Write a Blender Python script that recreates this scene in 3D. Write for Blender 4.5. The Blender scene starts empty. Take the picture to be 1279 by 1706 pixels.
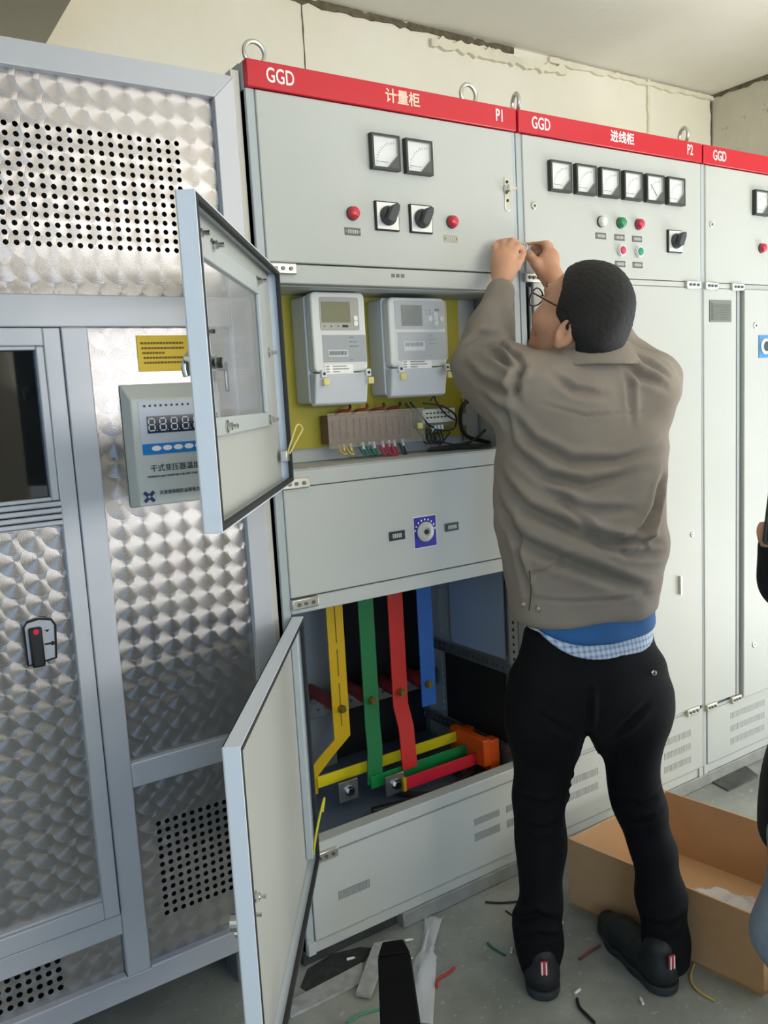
import bpy, bmesh, math, random
import numpy as np
from mathutils import Matrix, Vector
random.seed(7)
PI = math.pi
SC = bpy.context.scene
COL = SC.collection

# ------------------------------------------------------------------ camera
CF, CX, CY, CZ = 1400.4, -0.8825, -1.8236, 1.4256
YAW, PITCH, ROLL = -0.5795, -0.1340, 0.0551
def rot_cam():
    c, s = math.cos, math.sin
    Rx = np.array([[1,0,0],[0,c(PITCH),-s(PITCH)],[0,s(PITCH),c(PITCH)]])
    Ry = np.array([[c(ROLL),0,s(ROLL)],[0,1,0],[-s(ROLL),0,c(ROLL)]])
    Rz = np.array([[c(YAW),-s(YAW),0],[s(YAW),c(YAW),0],[0,0,1]])
    return Rz @ Rx @ Ry
CM = rot_cam()
CP = np.array([CX, CY, CZ])
cam_d = bpy.data.cameras.new('camera')
cam_d.sensor_fit = 'VERTICAL'; cam_d.sensor_height = 36.0
cam_d.lens = CF * 36.0 / 1706.0
cam_d.clip_start = 0.05
cam = bpy.data.objects.new('camera', cam_d); COL.objects.link(cam)
mw = Matrix.Identity(4)
for i in range(3):
    mw[i][0] = CM[i, 0]; mw[i][1] = CM[i, 2]; mw[i][2] = -CM[i, 1]; mw[i][3] = CP[i]
cam.matrix_world = mw
SC.camera = cam
def ray(u, v): return CM @ np.array([(u-639.5)/CF, 1.0, -(v-853.0)/CF])
def atd(u, v, d): return CP + ray(u, v)*d          # a point at distance d along the view axis
def on_y(u, v, y):
    d = ray(u, v); return CP + d*((y-CP[1])/d[1])
def on_z(u, v, z):
    d = ray(u, v); return CP + d*((z-CP[2])/d[2])

# ------------------------------------------------------------------ world, daylight, exposure
FLOOR = -0.045
WB, WR, WL, WF, CEIL = 1.0, 3.11, -3.2, -4.6, 2.872      # back, right, left, front wall; ceiling
w = bpy.data.worlds.new('daylight'); SC.world = w; w.use_nodes = True
bg = w.node_tree.nodes['Background']
bg.inputs[0].default_value = (0.80, 0.90, 1.0, 1); bg.inputs[1].default_value = 1.2
def area(name, loc, rot, sx, sy, power, col):
    l = bpy.data.lights.new(name, 'AREA'); l.shape = 'RECTANGLE'; l.size = sx; l.size_y = sy
    l.energy = power; l.color = col
    o = bpy.data.objects.new(name, l); COL.objects.link(o); o.location = loc; o.rotation_euler = rot
    return o
# daylight: wide doorway in the right wall (sun falls on the floor inside it), two windows in the front wall
sun_d = bpy.data.lights.new('sun', 'SUN'); sun_d.energy = 20.0; sun_d.angle = math.radians(1.5); sun_d.color = (1.0, 0.94, 0.83)
sun = bpy.data.objects.new('sun', sun_d); COL.objects.link(sun)
sun.rotation_euler = Vector((-.40, -.12, -.90)).to_track_quat('-Z', 'Y').to_euler()
area('doorway_daylight', (WR-.02, -1.35, 1.1), (0, 0, 0), 1.8, 2.2, 17, (0.66, 0.82, 1.0)).rotation_euler = (PI/2, 0, PI/2)
area('bounce_fill', (WR+.75, -1.35, .05), (0, 0, 0), 1.9, 1.2, 60, (1.0, 0.96, 0.90)).rotation_euler = Vector((-.55, -.02, .83)).to_track_quat('-Z', 'Y').to_euler()  # unseen area lamp added outside the doorway to brighten the ceiling
area('window_daylight', (1.5, WF+0.05, 1.6), (0, 0, 0), 2.4, 1.6, 104, (1.0, 0.97, 0.90)).rotation_euler = Vector((0, .54, .84)).to_track_quat('-Z', 'Y').to_euler()
area('window_daylight', (-1.9, WF+0.03, 1.65), (PI/2, 0, 0), 1.5, 1.4, 34, (0.28, 0.56, 1.0))
SC.view_settings.view_transform = 'Standard'; SC.view_settings.look = 'None'
SC.view_settings.gamma = 1.0; SC.view_settings.use_curve_mapping = False
SC.view_settings.exposure = 0.38

# ------------------------------------------------------------------ helpers
def srgb(h):
    h = h.lstrip('#'); out = []
    for i in (0, 2, 4):
        c = int(h[i:i+2], 16)/255.0
        out.append(c/12.92 if c <= 0.04045 else ((c+0.055)/1.055)**2.4)
    return tuple(out)
MATS = {}
def mat(name, col, rough=0.5, metal=0.0, noise=0.0, nscale=20.0, bump=0.0, bscale=200.0, spec=0.5, alpha=1.0, trans=0.0, ior=1.45, coat=0.0, emit=None, estr=0.0):
    if name in MATS: return MATS[name]
    if isinstance(col, str): col = srgb(col)
    m = bpy.data.materials.new(name); m.use_nodes = True
    nt = m.node_tree; b = nt.nodes['Principled BSDF']
    b.inputs['Base Color'].default_value = (*col, 1); b.inputs['Roughness'].default_value = rough
    b.inputs['Metallic'].default_value = metal; b.inputs['Specular IOR Level'].default_value = spec
    b.inputs['Alpha'].default_value = alpha; b.inputs['Transmission Weight'].default_value = trans; b.inputs['IOR'].default_value = ior
    b.inputs['Coat Weight'].default_value = coat
    if emit: b.inputs['Emission Color'].default_value = (*emit, 1); b.inputs['Emission Strength'].default_value = estr
    if noise > 0 or bump > 0:
        tc = nt.nodes.new('ShaderNodeTexCoord')
    if noise > 0:
        n = nt.nodes.new('ShaderNodeTexNoise'); n.inputs['Scale'].default_value = nscale; n.inputs['Detail'].default_value = 6
        nt.links.new(tc.outputs['Object'], n.inputs['Vector'])
        r = nt.nodes.new('ShaderNodeMapRange'); r.inputs['From Min'].default_value = 0.3; r.inputs['From Max'].default_value = 0.7
        r.inputs['To Min'].default_value = 1-noise; r.inputs['To Max'].default_value = 1+noise*0.6
        nt.links.new(n.outputs['Fac'], r.inputs['Value'])
        mx = nt.nodes.new('ShaderNodeVectorMath'); mx.operation = 'SCALE'; mx.inputs[0].default_value = col
        nt.links.new(r.outputs[0], mx.inputs['Scale']); nt.links.new(mx.outputs[0], b.inputs['Base Color'])
    if bump > 0:
        n2 = nt.nodes.new('ShaderNodeTexNoise'); n2.inputs['Scale'].default_value = bscale; n2.inputs['Detail'].default_value = 4
        nt.links.new(tc.outputs['Object'], n2.inputs['Vector'])
        bp = nt.nodes.new('ShaderNodeBump'); bp.inputs['Strength'].default_value = bump; bp.inputs['Distance'].default_value = 0.002
        nt.links.new(n2.outputs['Fac'], bp.inputs['Height']); nt.links.new(bp.outputs[0], b.inputs['Normal'])
    MATS[name] = m
    return m

class MB:
    def __init__(s): s.v = []; s.f = []
    def add(s, vs, fs):
        o = len(s.v); s.v += [tuple(map(float, q)) for q in vs]; s.f += [tuple(i+o for i in q) for q in fs]; return s
    def box(s, x0, x1, y0, y1, z0, z1):
        vs = [(x, y, z) for x in (x0, x1) for y in (y0, y1) for z in (z0, z1)]
        return s.add(vs, [(0,1,3,2),(4,6,7,5),(0,4,5,1),(2,3,7,6),(0,2,6,4),(1,5,7,3)])
    def hexa(s, pts):   # 4 bottom, 4 top
        return s.add(pts, [(3,2,1,0),(4,5,6,7),(0,1,5,4),(1,2,6,5),(2,3,7,6),(3,0,4,7)])
    def cyl(s, p0, p1, r0, r1=None, n=16, cap=True):
        r1 = r0 if r1 is None else r1
        p0, p1 = np.array(p0, float), np.array(p1, float); d = p1-p0; d /= np.linalg.norm(d)
        a = np.array([0,0,1.0]) if abs(d[2]) < .9 else np.array([1.0,0,0]); e = np.cross(d, a); e /= np.linalg.norm(e); g = np.cross(d, e)
        vs = []
        for p, r in ((p0, r0), (p1, r1)):
            for k in range(n): t = 2*PI*k/n; vs.append(p+r*(math.cos(t)*e+math.sin(t)*g))
        fs = [(k, (k+1) % n, n+(k+1) % n, n+k) for k in range(n)]
        if cap: fs += [tuple(range(n))[::-1], tuple(range(n, 2*n))]
        return s.add(vs, fs)
    def tube(s, pts, r, n=8, smooth=6, closed=False, flat=None):
        pts = [np.array(q, float) for q in pts]
        if smooth > 1:
            out = []; N = len(pts)
            rng = range(N) if closed else range(N-1)
            for i in rng:
                if closed: a, b, c, d = pts[i-1], pts[i], pts[(i+1) % N], pts[(i+2) % N]
                else: a, b, c, d = pts[max(i-1, 0)], pts[i], pts[i+1], pts[min(i+2, N-1)]
                for k in range(smooth):
                    t = k/smooth
                    out.append(.5*((2*b)+(-a+c)*t+(2*a-5*b+4*c-d)*t*t+(-a+3*b-3*c+d)*t**3))
            if not closed: out.append(pts[-1])
            pts = out
        N = len(pts); vs = []; fs = []
        prev = None
        for i in range(N):
            if closed: t = pts[(i+1) % N]-pts[i-1]
            else: t = pts[min(i+1, N-1)]-pts[max(i-1, 0)]
            t = t/(np.linalg.norm(t)+1e-12)
            if prev is None:
                a = np.array([0,0,1.0]) if abs(t[2]) < .9 else np.array([1.0,0,0]); e = np.cross(t, a)
            else: e = prev-t*np.dot(prev, t)
            e /= np.linalg.norm(e)+1e-12; prev = e; g = np.cross(t, e)
            rr = r[min(int(i*len(r)/N), len(r)-1)] if isinstance(r, (list, tuple)) else r
            for k in range(n): q = 2*PI*k/n; vs.append(pts[i]+rr*(math.cos(q)*e+math.sin(q)*g*(flat or 1)))
        M = N if closed else N-1
        for i in range(M):
            for k in range(n):
                j = (i+1) % N
                fs.append((i*n+k, i*n+(k+1) % n, j*n+(k+1) % n, j*n+k))
        if not closed: fs += [tuple(range(n))[::-1], tuple((N-1)*n+k for k in range(n))]
        return s.add(vs, fs)
    def prism(s, poly, o, eu, ev, en, t):   # polygon (u,v) extruded along en by t
        o, eu, ev, en = map(lambda q: np.array(q, float), (o, eu, ev, en)); n = len(poly)
        vs = [o+u*eu+v*ev for u, v in poly]+[o+u*eu+v*ev+t*en for u, v in poly]
        return s.add(vs, [tuple(range(n))[::-1], tuple(range(n, 2*n))]+[(k, (k+1) % n, n+(k+1) % n, n+k) for k in range(n)])
    def lathe(s, prof, o, ax, n=20):
        o = np.array(o, float); d = np.array(ax, float); d /= np.linalg.norm(d)
        a = np.array([0,0,1.0]) if abs(d[2]) < .9 else np.array([1.0,0,0]); e = np.cross(d, a); e /= np.linalg.norm(e); g = np.cross(d, e)
        vs = []; fs = []
        for r, h in prof:
            for k in range(n): t = 2*PI*k/n; vs.append(o+h*d+r*(math.cos(t)*e+math.sin(t)*g))
        for i in range(len(prof)-1):
            for k in range(n): fs.append((i*n+k, i*n+(k+1) % n, (i+1)*n+(k+1) % n, (i+1)*n+k))
        fs += [tuple(range(n))[::-1], tuple((len(prof)-1)*n+k for k in range(n))]
        return s.add(vs, fs)
    def mesh(s, name, m, smooth=False):
        me = bpy.data.meshes.new(name); me.from_pydata(s.v, [], s.f); me.materials.append(m)
        bm = bmesh.new(); bm.from_mesh(me); bmesh.ops.recalc_face_normals(bm, faces=bm.faces); bm.to_mesh(me); bm.free()
        if smooth:
            me.polygons.foreach_set('use_smooth', [True]*len(me.polygons))
            try: me.set_sharp_from_angle(angle=math.radians(40))
            except Exception: pass
        me.update(); return me

def wloc(o):
    v = Vector((0,0,0))
    while o: v = v+o.location; o = o.parent
    return v
def add(name, me, parent=None, loc=None, rotz=0, world=True):
    """link mesh; vertices are in world space unless loc is given (then loc is world)"""
    o = bpy.data.objects.new(name, me); COL.objects.link(o)
    l = Vector(loc) if loc is not None else Vector((0,0,0))
    if parent is not None:
        o.parent = parent; l = l-wloc(parent)
    o.location = l
    if rotz: o.rotation_euler = (0,0,rotz)
    return o
def obj(name, mb, m, parent=None, loc=None, bevel=0.0, smooth=False, seg=2, label=None):
    o = add(name, mb.mesh(name, m, smooth or bevel > 0), parent, loc)
    if bevel > 0:
        bv = o.modifiers.new('bevel', 'BEVEL'); bv.width = bevel; bv.segments = seg; bv.limit_method = 'ANGLE'; bv.angle_limit = math.radians(35)
    if label: o['label'] = label
    return o
def thing(name, loc, label, cat, group=None):
    o = bpy.data.objects.new(name, None); COL.objects.link(o); o.location = loc; o.empty_display_size = .05
    return tag(o, label, cat, group)
def tag(o, label, cat, group=None, kind=None):
    o['label'] = label; o['category'] = cat
    if group: o['group'] = group
    if kind: o['kind'] = kind
    return o
def struct(name, mb, m, label=None, **k):
    o = obj(name, mb, m, **k); o['kind'] = 'structure'
    o['label'] = label or {'wall': 'cream plastered side wall of the switch room', 'trim': 'ragged plaster edge on the wall'}.get(name.split('_')[0], 'plastered room surface')
    o['category'] = {'trim': 'plaster'}.get(name.split('_')[0], name.split('_')[0])
    return o
def text(name, s, size, loc, m, parent, align='CENTER', sx=1.0, rotz=0.0, extr=0.0006, bold=0.0):
    cu = bpy.data.curves.new(name, 'FONT'); cu.body = s; cu.size = size; cu.align_x = align; cu.align_y = 'CENTER'; cu.extrude = extr; cu.offset = bold
    cu.resolution_u = 3
    t = bpy.data.objects.new(name, cu); COL.objects.link(t)
    dg = bpy.context.evaluated_depsgraph_get(); me = bpy.data.meshes.new_from_object(t.evaluated_get(dg))
    bpy.data.objects.remove(t); bpy.data.curves.remove(cu)
    me.transform(Matrix.Rotation(rotz, 4, 'Z') @ Matrix.Rotation(PI/2, 4, 'X') @ Matrix.Diagonal((sx, 1, 1, 1)))
    me.materials.clear(); me.materials.append(m); me.name = name
    return add(name, me, parent, loc)
def holes_panel(mb, x0, x1, z0, z1, y, regions, depth=0.002):
    """flat panel in the plane y with round or slot holes cut through it.  region: (xa,xb,za,zb,nx,nz,kind,size)"""
    xs = sorted({x0, x1, *[r[0] for r in regions], *[r[1] for r in regions]}); zs = sorted({z0, z1, *[r[2] for r in regions], *[r[3] for r in regions]})
    for i in range(len(xs)-1):
        for j in range(len(zs)-1):
            cx, cz = (xs[i]+xs[i+1])/2, (zs[j]+zs[j+1])/2
            if any(r[0] < cx < r[1] and r[2] < cz < r[3] for r in regions): continue
            mb.add([(xs[i], y, zs[j]), (xs[i+1], y, zs[j]), (xs[i+1], y, zs[j+1]), (xs[i], y, zs[j+1])], [(0,1,2,3)])
    for xa, xb, za, zb, nx, nz, kind, size in regions:
        dx, dz = (xb-xa)/nx, (zb-za)/nz
        for i in range(nx):
            for j in range(nz):
                cx, cz = xa+(i+.5)*dx, za+(j+.5)*dz; hx, hz = dx/2, dz/2
                if kind == 'round':
                    sq = [(hx,0),(hx,hz),(0,hz),(-hx,hz),(-hx,0),(-hx,-hz),(0,-hz),(hx,-hz)]
                    ci = [(size*math.cos(k*PI/4), size*math.sin(k*PI/4)) for k in range(8)]
                else:
                    a, b = size
                    sq = [(hx,hz),(-hx,hz),(-hx,-hz),(hx,-hz)]; ci = [(a,b),(-a,b),(-a,-b),(a,-b)]
                n = len(sq)
                vs = [(cx+u, y, cz+v) for u, v in sq]+[(cx+u, y, cz+v) for u, v in ci]+[(cx+u, y+depth, cz+v) for u, v in ci]
                mb.add(vs, [(k, (k+1) % n, n+(k+1) % n, n+k) for k in range(n)]+[(n+k, n+(k+1) % n, 2*n+(k+1) % n, 2*n+k) for k in range(n)])
    return mb

# ------------------------------------------------------------------ materials
PAINT = mat('light_grey_paint', '#B7B9B3', 0.48, spec=.28, noise=0.03, nscale=3)
PAINT_IN = mat('light_grey_inner_paint', '#B4BABA', 0.45)
FRAMEG = mat('grey_edge_paint', '#A9B0B0', 0.45)
RED = mat('red_banner_paint', '#C0202F', 0.28)
WHITE = mat('white_print', '#F2EDE6', 0.5)
BLACK = mat('black_plastic', '#17181A', 0.4)
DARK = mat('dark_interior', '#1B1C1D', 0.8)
RUBBER = mat('black_rubber', '#2A2B2B', 0.7)
ZINC = mat('zinc_plated_steel', '#C9C8BE', 0.32, metal=0.85)
CHROME = mat('chrome', '#D8D8D6', 0.15, metal=1.0)
GALV = mat('galvanised_steel', '#8D9398', 0.42, metal=0.7, noise=0.15, nscale=30)
ALU = mat('painted_aluminium', '#BFC1C6', 0.42, metal=0.25, noise=0.02, nscale=5)
GLASSM = mat('clear_pane', '#FFFFFF', 0.02, alpha=0.16, spec=0.7)
OLIVE = mat('yellow_mounting_board', '#A69A2C', 0.45, noise=0.06, nscale=12)
METERW = mat('meter_plastic', '#C6C8CA', 0.35)
METERL = mat('meter_light_plastic', '#D6D7D2', 0.35)
STEEL_BOLT = mat('brass_bolt', '#8C7A3C', 0.35, metal=0.8)
LBL = mat('grey_nameplate', '#5B5D57', 0.5)
# ------------------------------------------------------------------ special materials
def nodes_mat(name):
    m = bpy.data.materials.new(name); m.use_nodes = True
    return m, m.node_tree, m.node_tree.nodes['Principled BSDF']
def swirl_material():
    """engine-turned aluminium: overlapping discs, each brushed in circles round its own centre"""
    m, nt, b = nodes_mat('engine_turned_aluminium'); N, L = nt.nodes, nt.links
    def math_(op, a, c=None, d=None):
        n = N.new('ShaderNodeMath'); n.operation = op
        for i, q in enumerate((a, c, d)):
            if q is None: continue
            if isinstance(q, (int, float)): n.inputs[i].default_value = q
            else: L.new(q, n.inputs[i])
        return n.outputs[0]
    tc = N.new('ShaderNodeTexCoord'); sp = N.new('ShaderNodeSeparateXYZ'); L.new(tc.outputs['Object'], sp.inputs[0])
    PT = 0.0455
    x = math_('DIVIDE', sp.outputs['X'], PT); z = math_('DIVIDE', sp.outputs['Z'], PT)
    fx, cx = math_('FLOOR', x), math_('CEIL', x); fz, cz = math_('FLOOR', z), math_('CEIL', z)
    def rel(ax, az):
        dx, dz = math_('SUBTRACT', x, ax), math_('SUBTRACT', z, az)
        return dx, dz, math_('ADD', math_('MULTIPLY', dx, dx), math_('MULTIPLY', dz, dz))
    cand = [rel(fx, fz), rel(cx, fz), rel(fx, cz), rel(cx, cz)]
    dx, dz = cand[0][0], cand[0][1]
    for k in (1, 2, 3):
        inside = math_('LESS_THAN', cand[k][2], 0.53)
        inv = math_('SUBTRACT', 1.0, inside)
        dx = math_('ADD', math_('MULTIPLY', cand[k][0], inside), math_('MULTIPLY', dx, inv))
        dz = math_('ADD', math_('MULTIPLY', cand[k][1], inside), math_('MULTIPLY', dz, inv))
    r2 = math_('SQRT', math_('ADD', math_('MULTIPLY', dx, dx), math_('ADD', math_('MULTIPLY', dz, dz), 1e-5)))
    cb = N.new('ShaderNodeCombineXYZ'); L.new(math_('MULTIPLY', dz, -1.0), cb.inputs['X']); L.new(dx, cb.inputs['Z'])
    vt = N.new('ShaderNodeVectorTransform'); vt.vector_type = 'VECTOR'; vt.convert_from = 'OBJECT'; vt.convert_to = 'WORLD'; L.new(cb.outputs[0], vt.inputs[0])
    nz = N.new('ShaderNodeVectorMath'); nz.operation = 'NORMALIZE'; L.new(vt.outputs[0], nz.inputs[0])
    L.new(nz.outputs[0], b.inputs['Tangent'])
    # fine concentric rings of the brush and a slightly cupped disc
    ring = math_('SINE', math_('MULTIPLY', r2, 95.0))
    h = math_('ADD', math_('MULTIPLY', ring, 0.010), math_('MULTIPLY', r2, -0.14))
    bp = N.new('ShaderNodeBump'); bp.inputs['Strength'].default_value = 0.35; bp.inputs['Distance'].default_value = 0.0060
    L.new(h, bp.inputs['Height']); L.new(bp.outputs[0], b.inputs['Normal'])
    b.inputs['Base Color'].default_value = (0.40, 0.39, 0.40, 1); b.inputs['Metallic'].default_value = 0.92
    b.inputs['Roughness'].default_value = 0.25; b.inputs['Anisotropic'].default_value = 0.97
    return m
SWIRL = swirl_material()

def wall_material(name, base, stain, amt, spots=0.0):
    m, nt, b = nodes_mat(name); N, L = nt.nodes, nt.links
    tc = N.new('ShaderNodeTexCoord')
    n1 = N.new('ShaderNodeTexNoise'); n1.inputs['Scale'].default_value = 1.6; n1.inputs['Detail'].default_value = 8; n1.inputs['Roughness'].default_value = .65
    L.new(tc.outputs['Object'], n1.inputs['Vector'])
    r1 = N.new('ShaderNodeValToRGB'); r1.color_ramp.elements[0].position = .40; r1.color_ramp.elements[1].position = .72
    r1.color_ramp.elements[0].color = (*srgb(base), 1); r1.color_ramp.elements[1].color = (*[a*(1-amt)+c*amt for a, c in zip(srgb(base), srgb(stain))], 1)
    L.new(n1.outputs['Fac'], r1.inputs[0]); out = r1.outputs[0]
    if spots:
        n2 = N.new('ShaderNodeTexNoise'); n2.inputs['Scale'].default_value = 9; n2.inputs['Detail'].default_value = 10; n2.inputs['Roughness'].default_value = .7
        L.new(tc.outputs['Object'], n2.inputs['Vector'])
        r2 = N.new('ShaderNodeValToRGB'); r2.color_ramp.elements[0].position = .60; r2.color_ramp.elements[1].position = .68
        r2.color_ramp.elements[0].color = (0,0,0,1); r2.color_ramp.elements[1].color = (spots,)*3+(1,)
        L.new(n2.outputs['Fac'], r2.inputs[0])
        mx = N.new('ShaderNodeMix'); mx.data_type = 'RGBA'; L.new(r2.outputs[0], mx.inputs['Factor']); L.new(out, mx.inputs['A']); mx.inputs['B'].default_value = (*srgb(stain), 1)
        out = mx.outputs['Result']
    L.new(out, b.inputs['Base Color']); b.inputs['Roughness'].default_value = .85
    n3 = N.new('ShaderNodeTexNoise'); n3.inputs['Scale'].default_value = 25; n3.inputs['Detail'].default_value = 6; L.new(tc.outputs['Object'], n3.inputs['Vector'])
    bp = N.new('ShaderNodeBump'); bp.inputs['Strength'].default_value = .25; bp.inputs['Distance'].default_value = .006; L.new(n3.outputs['Fac'], bp.inputs['Height']); L.new(bp.outputs[0], b.inputs['Normal'])
    return m
WALLM = wall_material('cream_plaster', '#F0EBDB', '#E6DEC6', .6)
WALLR = wall_material('stained_plaster', '#D6D0BC', '#6E6A5A', .35, .75)
CEILM = wall_material('ceiling_plaster', '#F0ECE2', '#E6E0D0', .6)
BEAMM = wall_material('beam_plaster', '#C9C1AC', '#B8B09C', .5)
def floor_material():
    m, nt, b = nodes_mat('cement_screed'); N, L = nt.nodes, nt.links
    tc = N.new('ShaderNodeTexCoord')
    n1 = N.new('ShaderNodeTexNoise'); n1.inputs['Scale'].default_value = 2.6; n1.inputs['Detail'].default_value = 9; n1.inputs['Roughness'].default_value = .62
    L.new(tc.outputs['Object'], n1.inputs['Vector'])
    r1 = N.new('ShaderNodeValToRGB'); e = r1.color_ramp.elements
    e[0].position = .36; e[0].color = (*srgb('#6E726D'), 1); e[1].position = .66; e[1].color = (*srgb('#9A9B93'), 1)
    L.new(n1.outputs['Fac'], r1.inputs[0])
    n2 = N.new('ShaderNodeTexNoise'); n2.inputs['Scale'].default_value = 60; n2.inputs['Detail'].default_value = 3; L.new(tc.outputs['Object'], n2.inputs['Vector'])
    r2 = N.new('ShaderNodeValToRGB'); r2.color_ramp.elements[0].position = .64; r2.color_ramp.elements[1].position = .72
    r2.color_ramp.elements[0].color = (0,0,0,1); r2.color_ramp.elements[1].color = (.35,.35,.35,1); L.new(n2.outputs['Fac'], r2.inputs[0])
    mx = N.new('ShaderNodeMix'); mx.data_type = 'RGBA'; L.new(r2.outputs[0], mx.inputs['Factor']); L.new(r1.outputs[0], mx.inputs['A']); mx.inputs['B'].default_value = (*srgb('#C4C4BC'), 1)
    L.new(mx.outputs['Result'], b.inputs['Base Color']); b.inputs['Roughness'].default_value = .55
    bp = N.new('ShaderNodeBump'); bp.inputs['Strength'].default_value = .2; bp.inputs['Distance'].default_value = .003; L.new(n2.outputs['Fac'], bp.inputs['Height']); L.new(bp.outputs[0], b.inputs['Normal'])
    return m
FLOORM = floor_material()

# ------------------------------------------------------------------ the room
struct('floor', MB().box(WL-.2, WR+.2, WF-.2, WB+.2, FLOOR-.2, FLOOR), FLOORM, 'grey cement screed floor with dust and scraps')
struct('ceiling', MB().box(WL-.2, WR+.2, WF-.2, WB+.2, CEIL, CEIL+.15), CEILM, 'off-white plastered ceiling')
struct('wall_back', MB().box(WL-.2, WR+.2, WB, WB+.2, FLOOR, CEIL), WALLM, 'cream plastered wall behind the cabinets')
struct('wall_right', MB().box(WR, WR+.2, -.45, WB, FLOOR, CEIL).box(WR, WR+.2, -2.25, -.45, 2.25, CEIL).box(WR, WR+.2, WF, -2.25, FLOOR, CEIL), WALLR, 'stained peeling plaster wall at the far right')
struct('wall_left', MB().box(WL-.2, WL, WF, WB, FLOOR, CEIL), WALLM)
fw = MB()
for x0, x1, z0, z1 in [(WL, -2.65, FLOOR, CEIL), (-2.65, -1.15, FLOOR, .95), (-2.65, -1.15, 2.35, CEIL), (-1.15, .3, FLOOR, CEIL), (.3, 2.7, FLOOR, .8), (.3, 2.7, 2.4, CEIL), (2.7, WR, FLOOR, CEIL)]:
    fw.box(x0, x1, WF-.2, WF, z0, z1)
struct('wall_front', fw, WALLM, 'plastered wall with a doorway and a window, behind the camera')
bx = on_z(88, 62, 2.52)[0]; bx2 = on_z(112, 0, 2.52)[0]
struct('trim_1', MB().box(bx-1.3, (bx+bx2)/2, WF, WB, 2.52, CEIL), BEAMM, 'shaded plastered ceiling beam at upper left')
# plaster cornice cracks along the ceiling line, the wall joint and the flaked corner
CRACK = mat('dark_plaster_crack', '#6B624F', .9, noise=.4, nscale=40)
PATCH = mat('pale_plaster_patch', '#E9E2CC', .9, noise=.08, nscale=15, bump=.5, bscale=60)
def ragged(name, pts, w0, w1, m, axis, proud, t=.01, seed=1, lab=None):
    """a ragged strip lying on a wall: pts are (a,z) along the wall, widths vary"""
    rnd = random.Random(seed); n = 40; top = []; bot = []
    (a0, z0), (a1, z1) = pts
    L_ = math.hypot(a1-a0, z1-z0); nx, nz = -(z1-z0)/L_, (a1-a0)/L_
    for i in range(n+1):
        t_ = i/n; wv = w0+(w1-w0)*rnd.random(); j = (rnd.random()-.5)*w0*.6
        a, z = a0+(a1-a0)*t_, z0+(z1-z0)*t_
        top.append((a+nx*(wv/2+j), z+nz*(wv/2+j))); bot.append((a-nx*(wv/2-j), z-nz*(wv/2-j)))
    mb = MB()
    for i in range(n):
        q = [bot[i], bot[i+1], top[i+1], top[i]]
        if axis == 'y': P4 = [(a, proud, z) for a, z in q]; P5 = [(a, proud-t, z) for a, z in q]
        else: P4 = [(proud, a, z) for a, z in q]; P5 = [(proud-t, a, z) for a, z in q]
        mb.hexa(P4+P5)
    return struct(name, mb, m, lab)
ragged('trim_2', [(.68, CEIL-.012), (1.75, CEIL-.012)], .010, .034, CRACK, 'y', WB+.004, .010, 3, 'dark crack along the ceiling line above cabinet P1')
ragged('trim_3', [(1.30, CEIL-.055), (2.05, CEIL-.055)], .02, .05, PATCH, 'y', WB+.002, .022, 4, 'pale flaking plaster patch under the ceiling above cabinet P1')
ragged('trim_4', [(1.95, CEIL-.020), (WR, CEIL-.020)], .012, .028, PATCH, 'y', WB+.002, .018, 5, 'pale ragged plaster edge along the ceiling above cabinet P2')
ragged('trim_5', [(WR-.001, 2.2), (WR-.001, CEIL-.03)], .004, .022, CRACK, 'y', WB+.002, .008, 6, 'dark crack down the far corner of the room')
ragged('trim_6', [(.2, CEIL-.008), (WB, CEIL-.008)], .012, .03, CRACK, 'x', WR+.004, .010, 7, 'dark crack between the ceiling and the stained right wall')
cxk = on_y(505, 60, WB)[0]
ragged('trim_7', [(cxk, 2.0), (cxk, CEIL)], .003, .007, CRACK, 'y', WB+.002, .004, 8, 'thin vertical crack in the wall above the banner of P1')
ragged('trim_8', [(2.70, 2.56), (WR, 2.53)], .010, .07, CRACK, 'y', WB+.003, .006, 9, 'dark flaked band on the wall above the right end of P2')
cxk = on_y(1080, 200, WB)[0]
ragged('trim_9', [(cxk, 2.0), (cxk-.01, CEIL)], .012, .02, PATCH, 'y', WB+.002, .014, 10, 'pale vertical plaster seam in the wall above cabinet P2')
# ------------------------------------------------------------------ transformer cabinet (left)
T = thing('transformer_cabinet', (-.85, .45, FLOOR), 'large transformer enclosure in swirl-polished aluminium with a windowed door, far left', 'cabinet')
TX0, TX1, TZ0, TZ1, TD = -1.68, -.023, .094, 2.160, .85
obj('side_panel', MB().box(TX1-.006, TX1-.001, .01, TD, TZ0, TZ1-.004), ALU, T)
obj('side_panel', MB().box(TX0+.001, TX0+.006, .01, TD, TZ0, TZ1-.004), ALU, T)
obj('back_panel', MB().box(TX0+.006, TX1-.006, TD-.01, TD, TZ0, TZ1-.004), ALU, T)
obj('roof_panel', MB().box(TX0, TX1, .03, TD, TZ1-.006, TZ1), ALU, T)
obj('floor_panel', MB().box(TX0+.01, TX1-.01, .03, TD-.02, TZ0+.003, TZ0+.012), DARK, T)
obj('inner_lining', MB().box(TX0+.02, TX1-.02, .10, .11, TZ0+.02, TZ1-.02), DARK, T)
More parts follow.
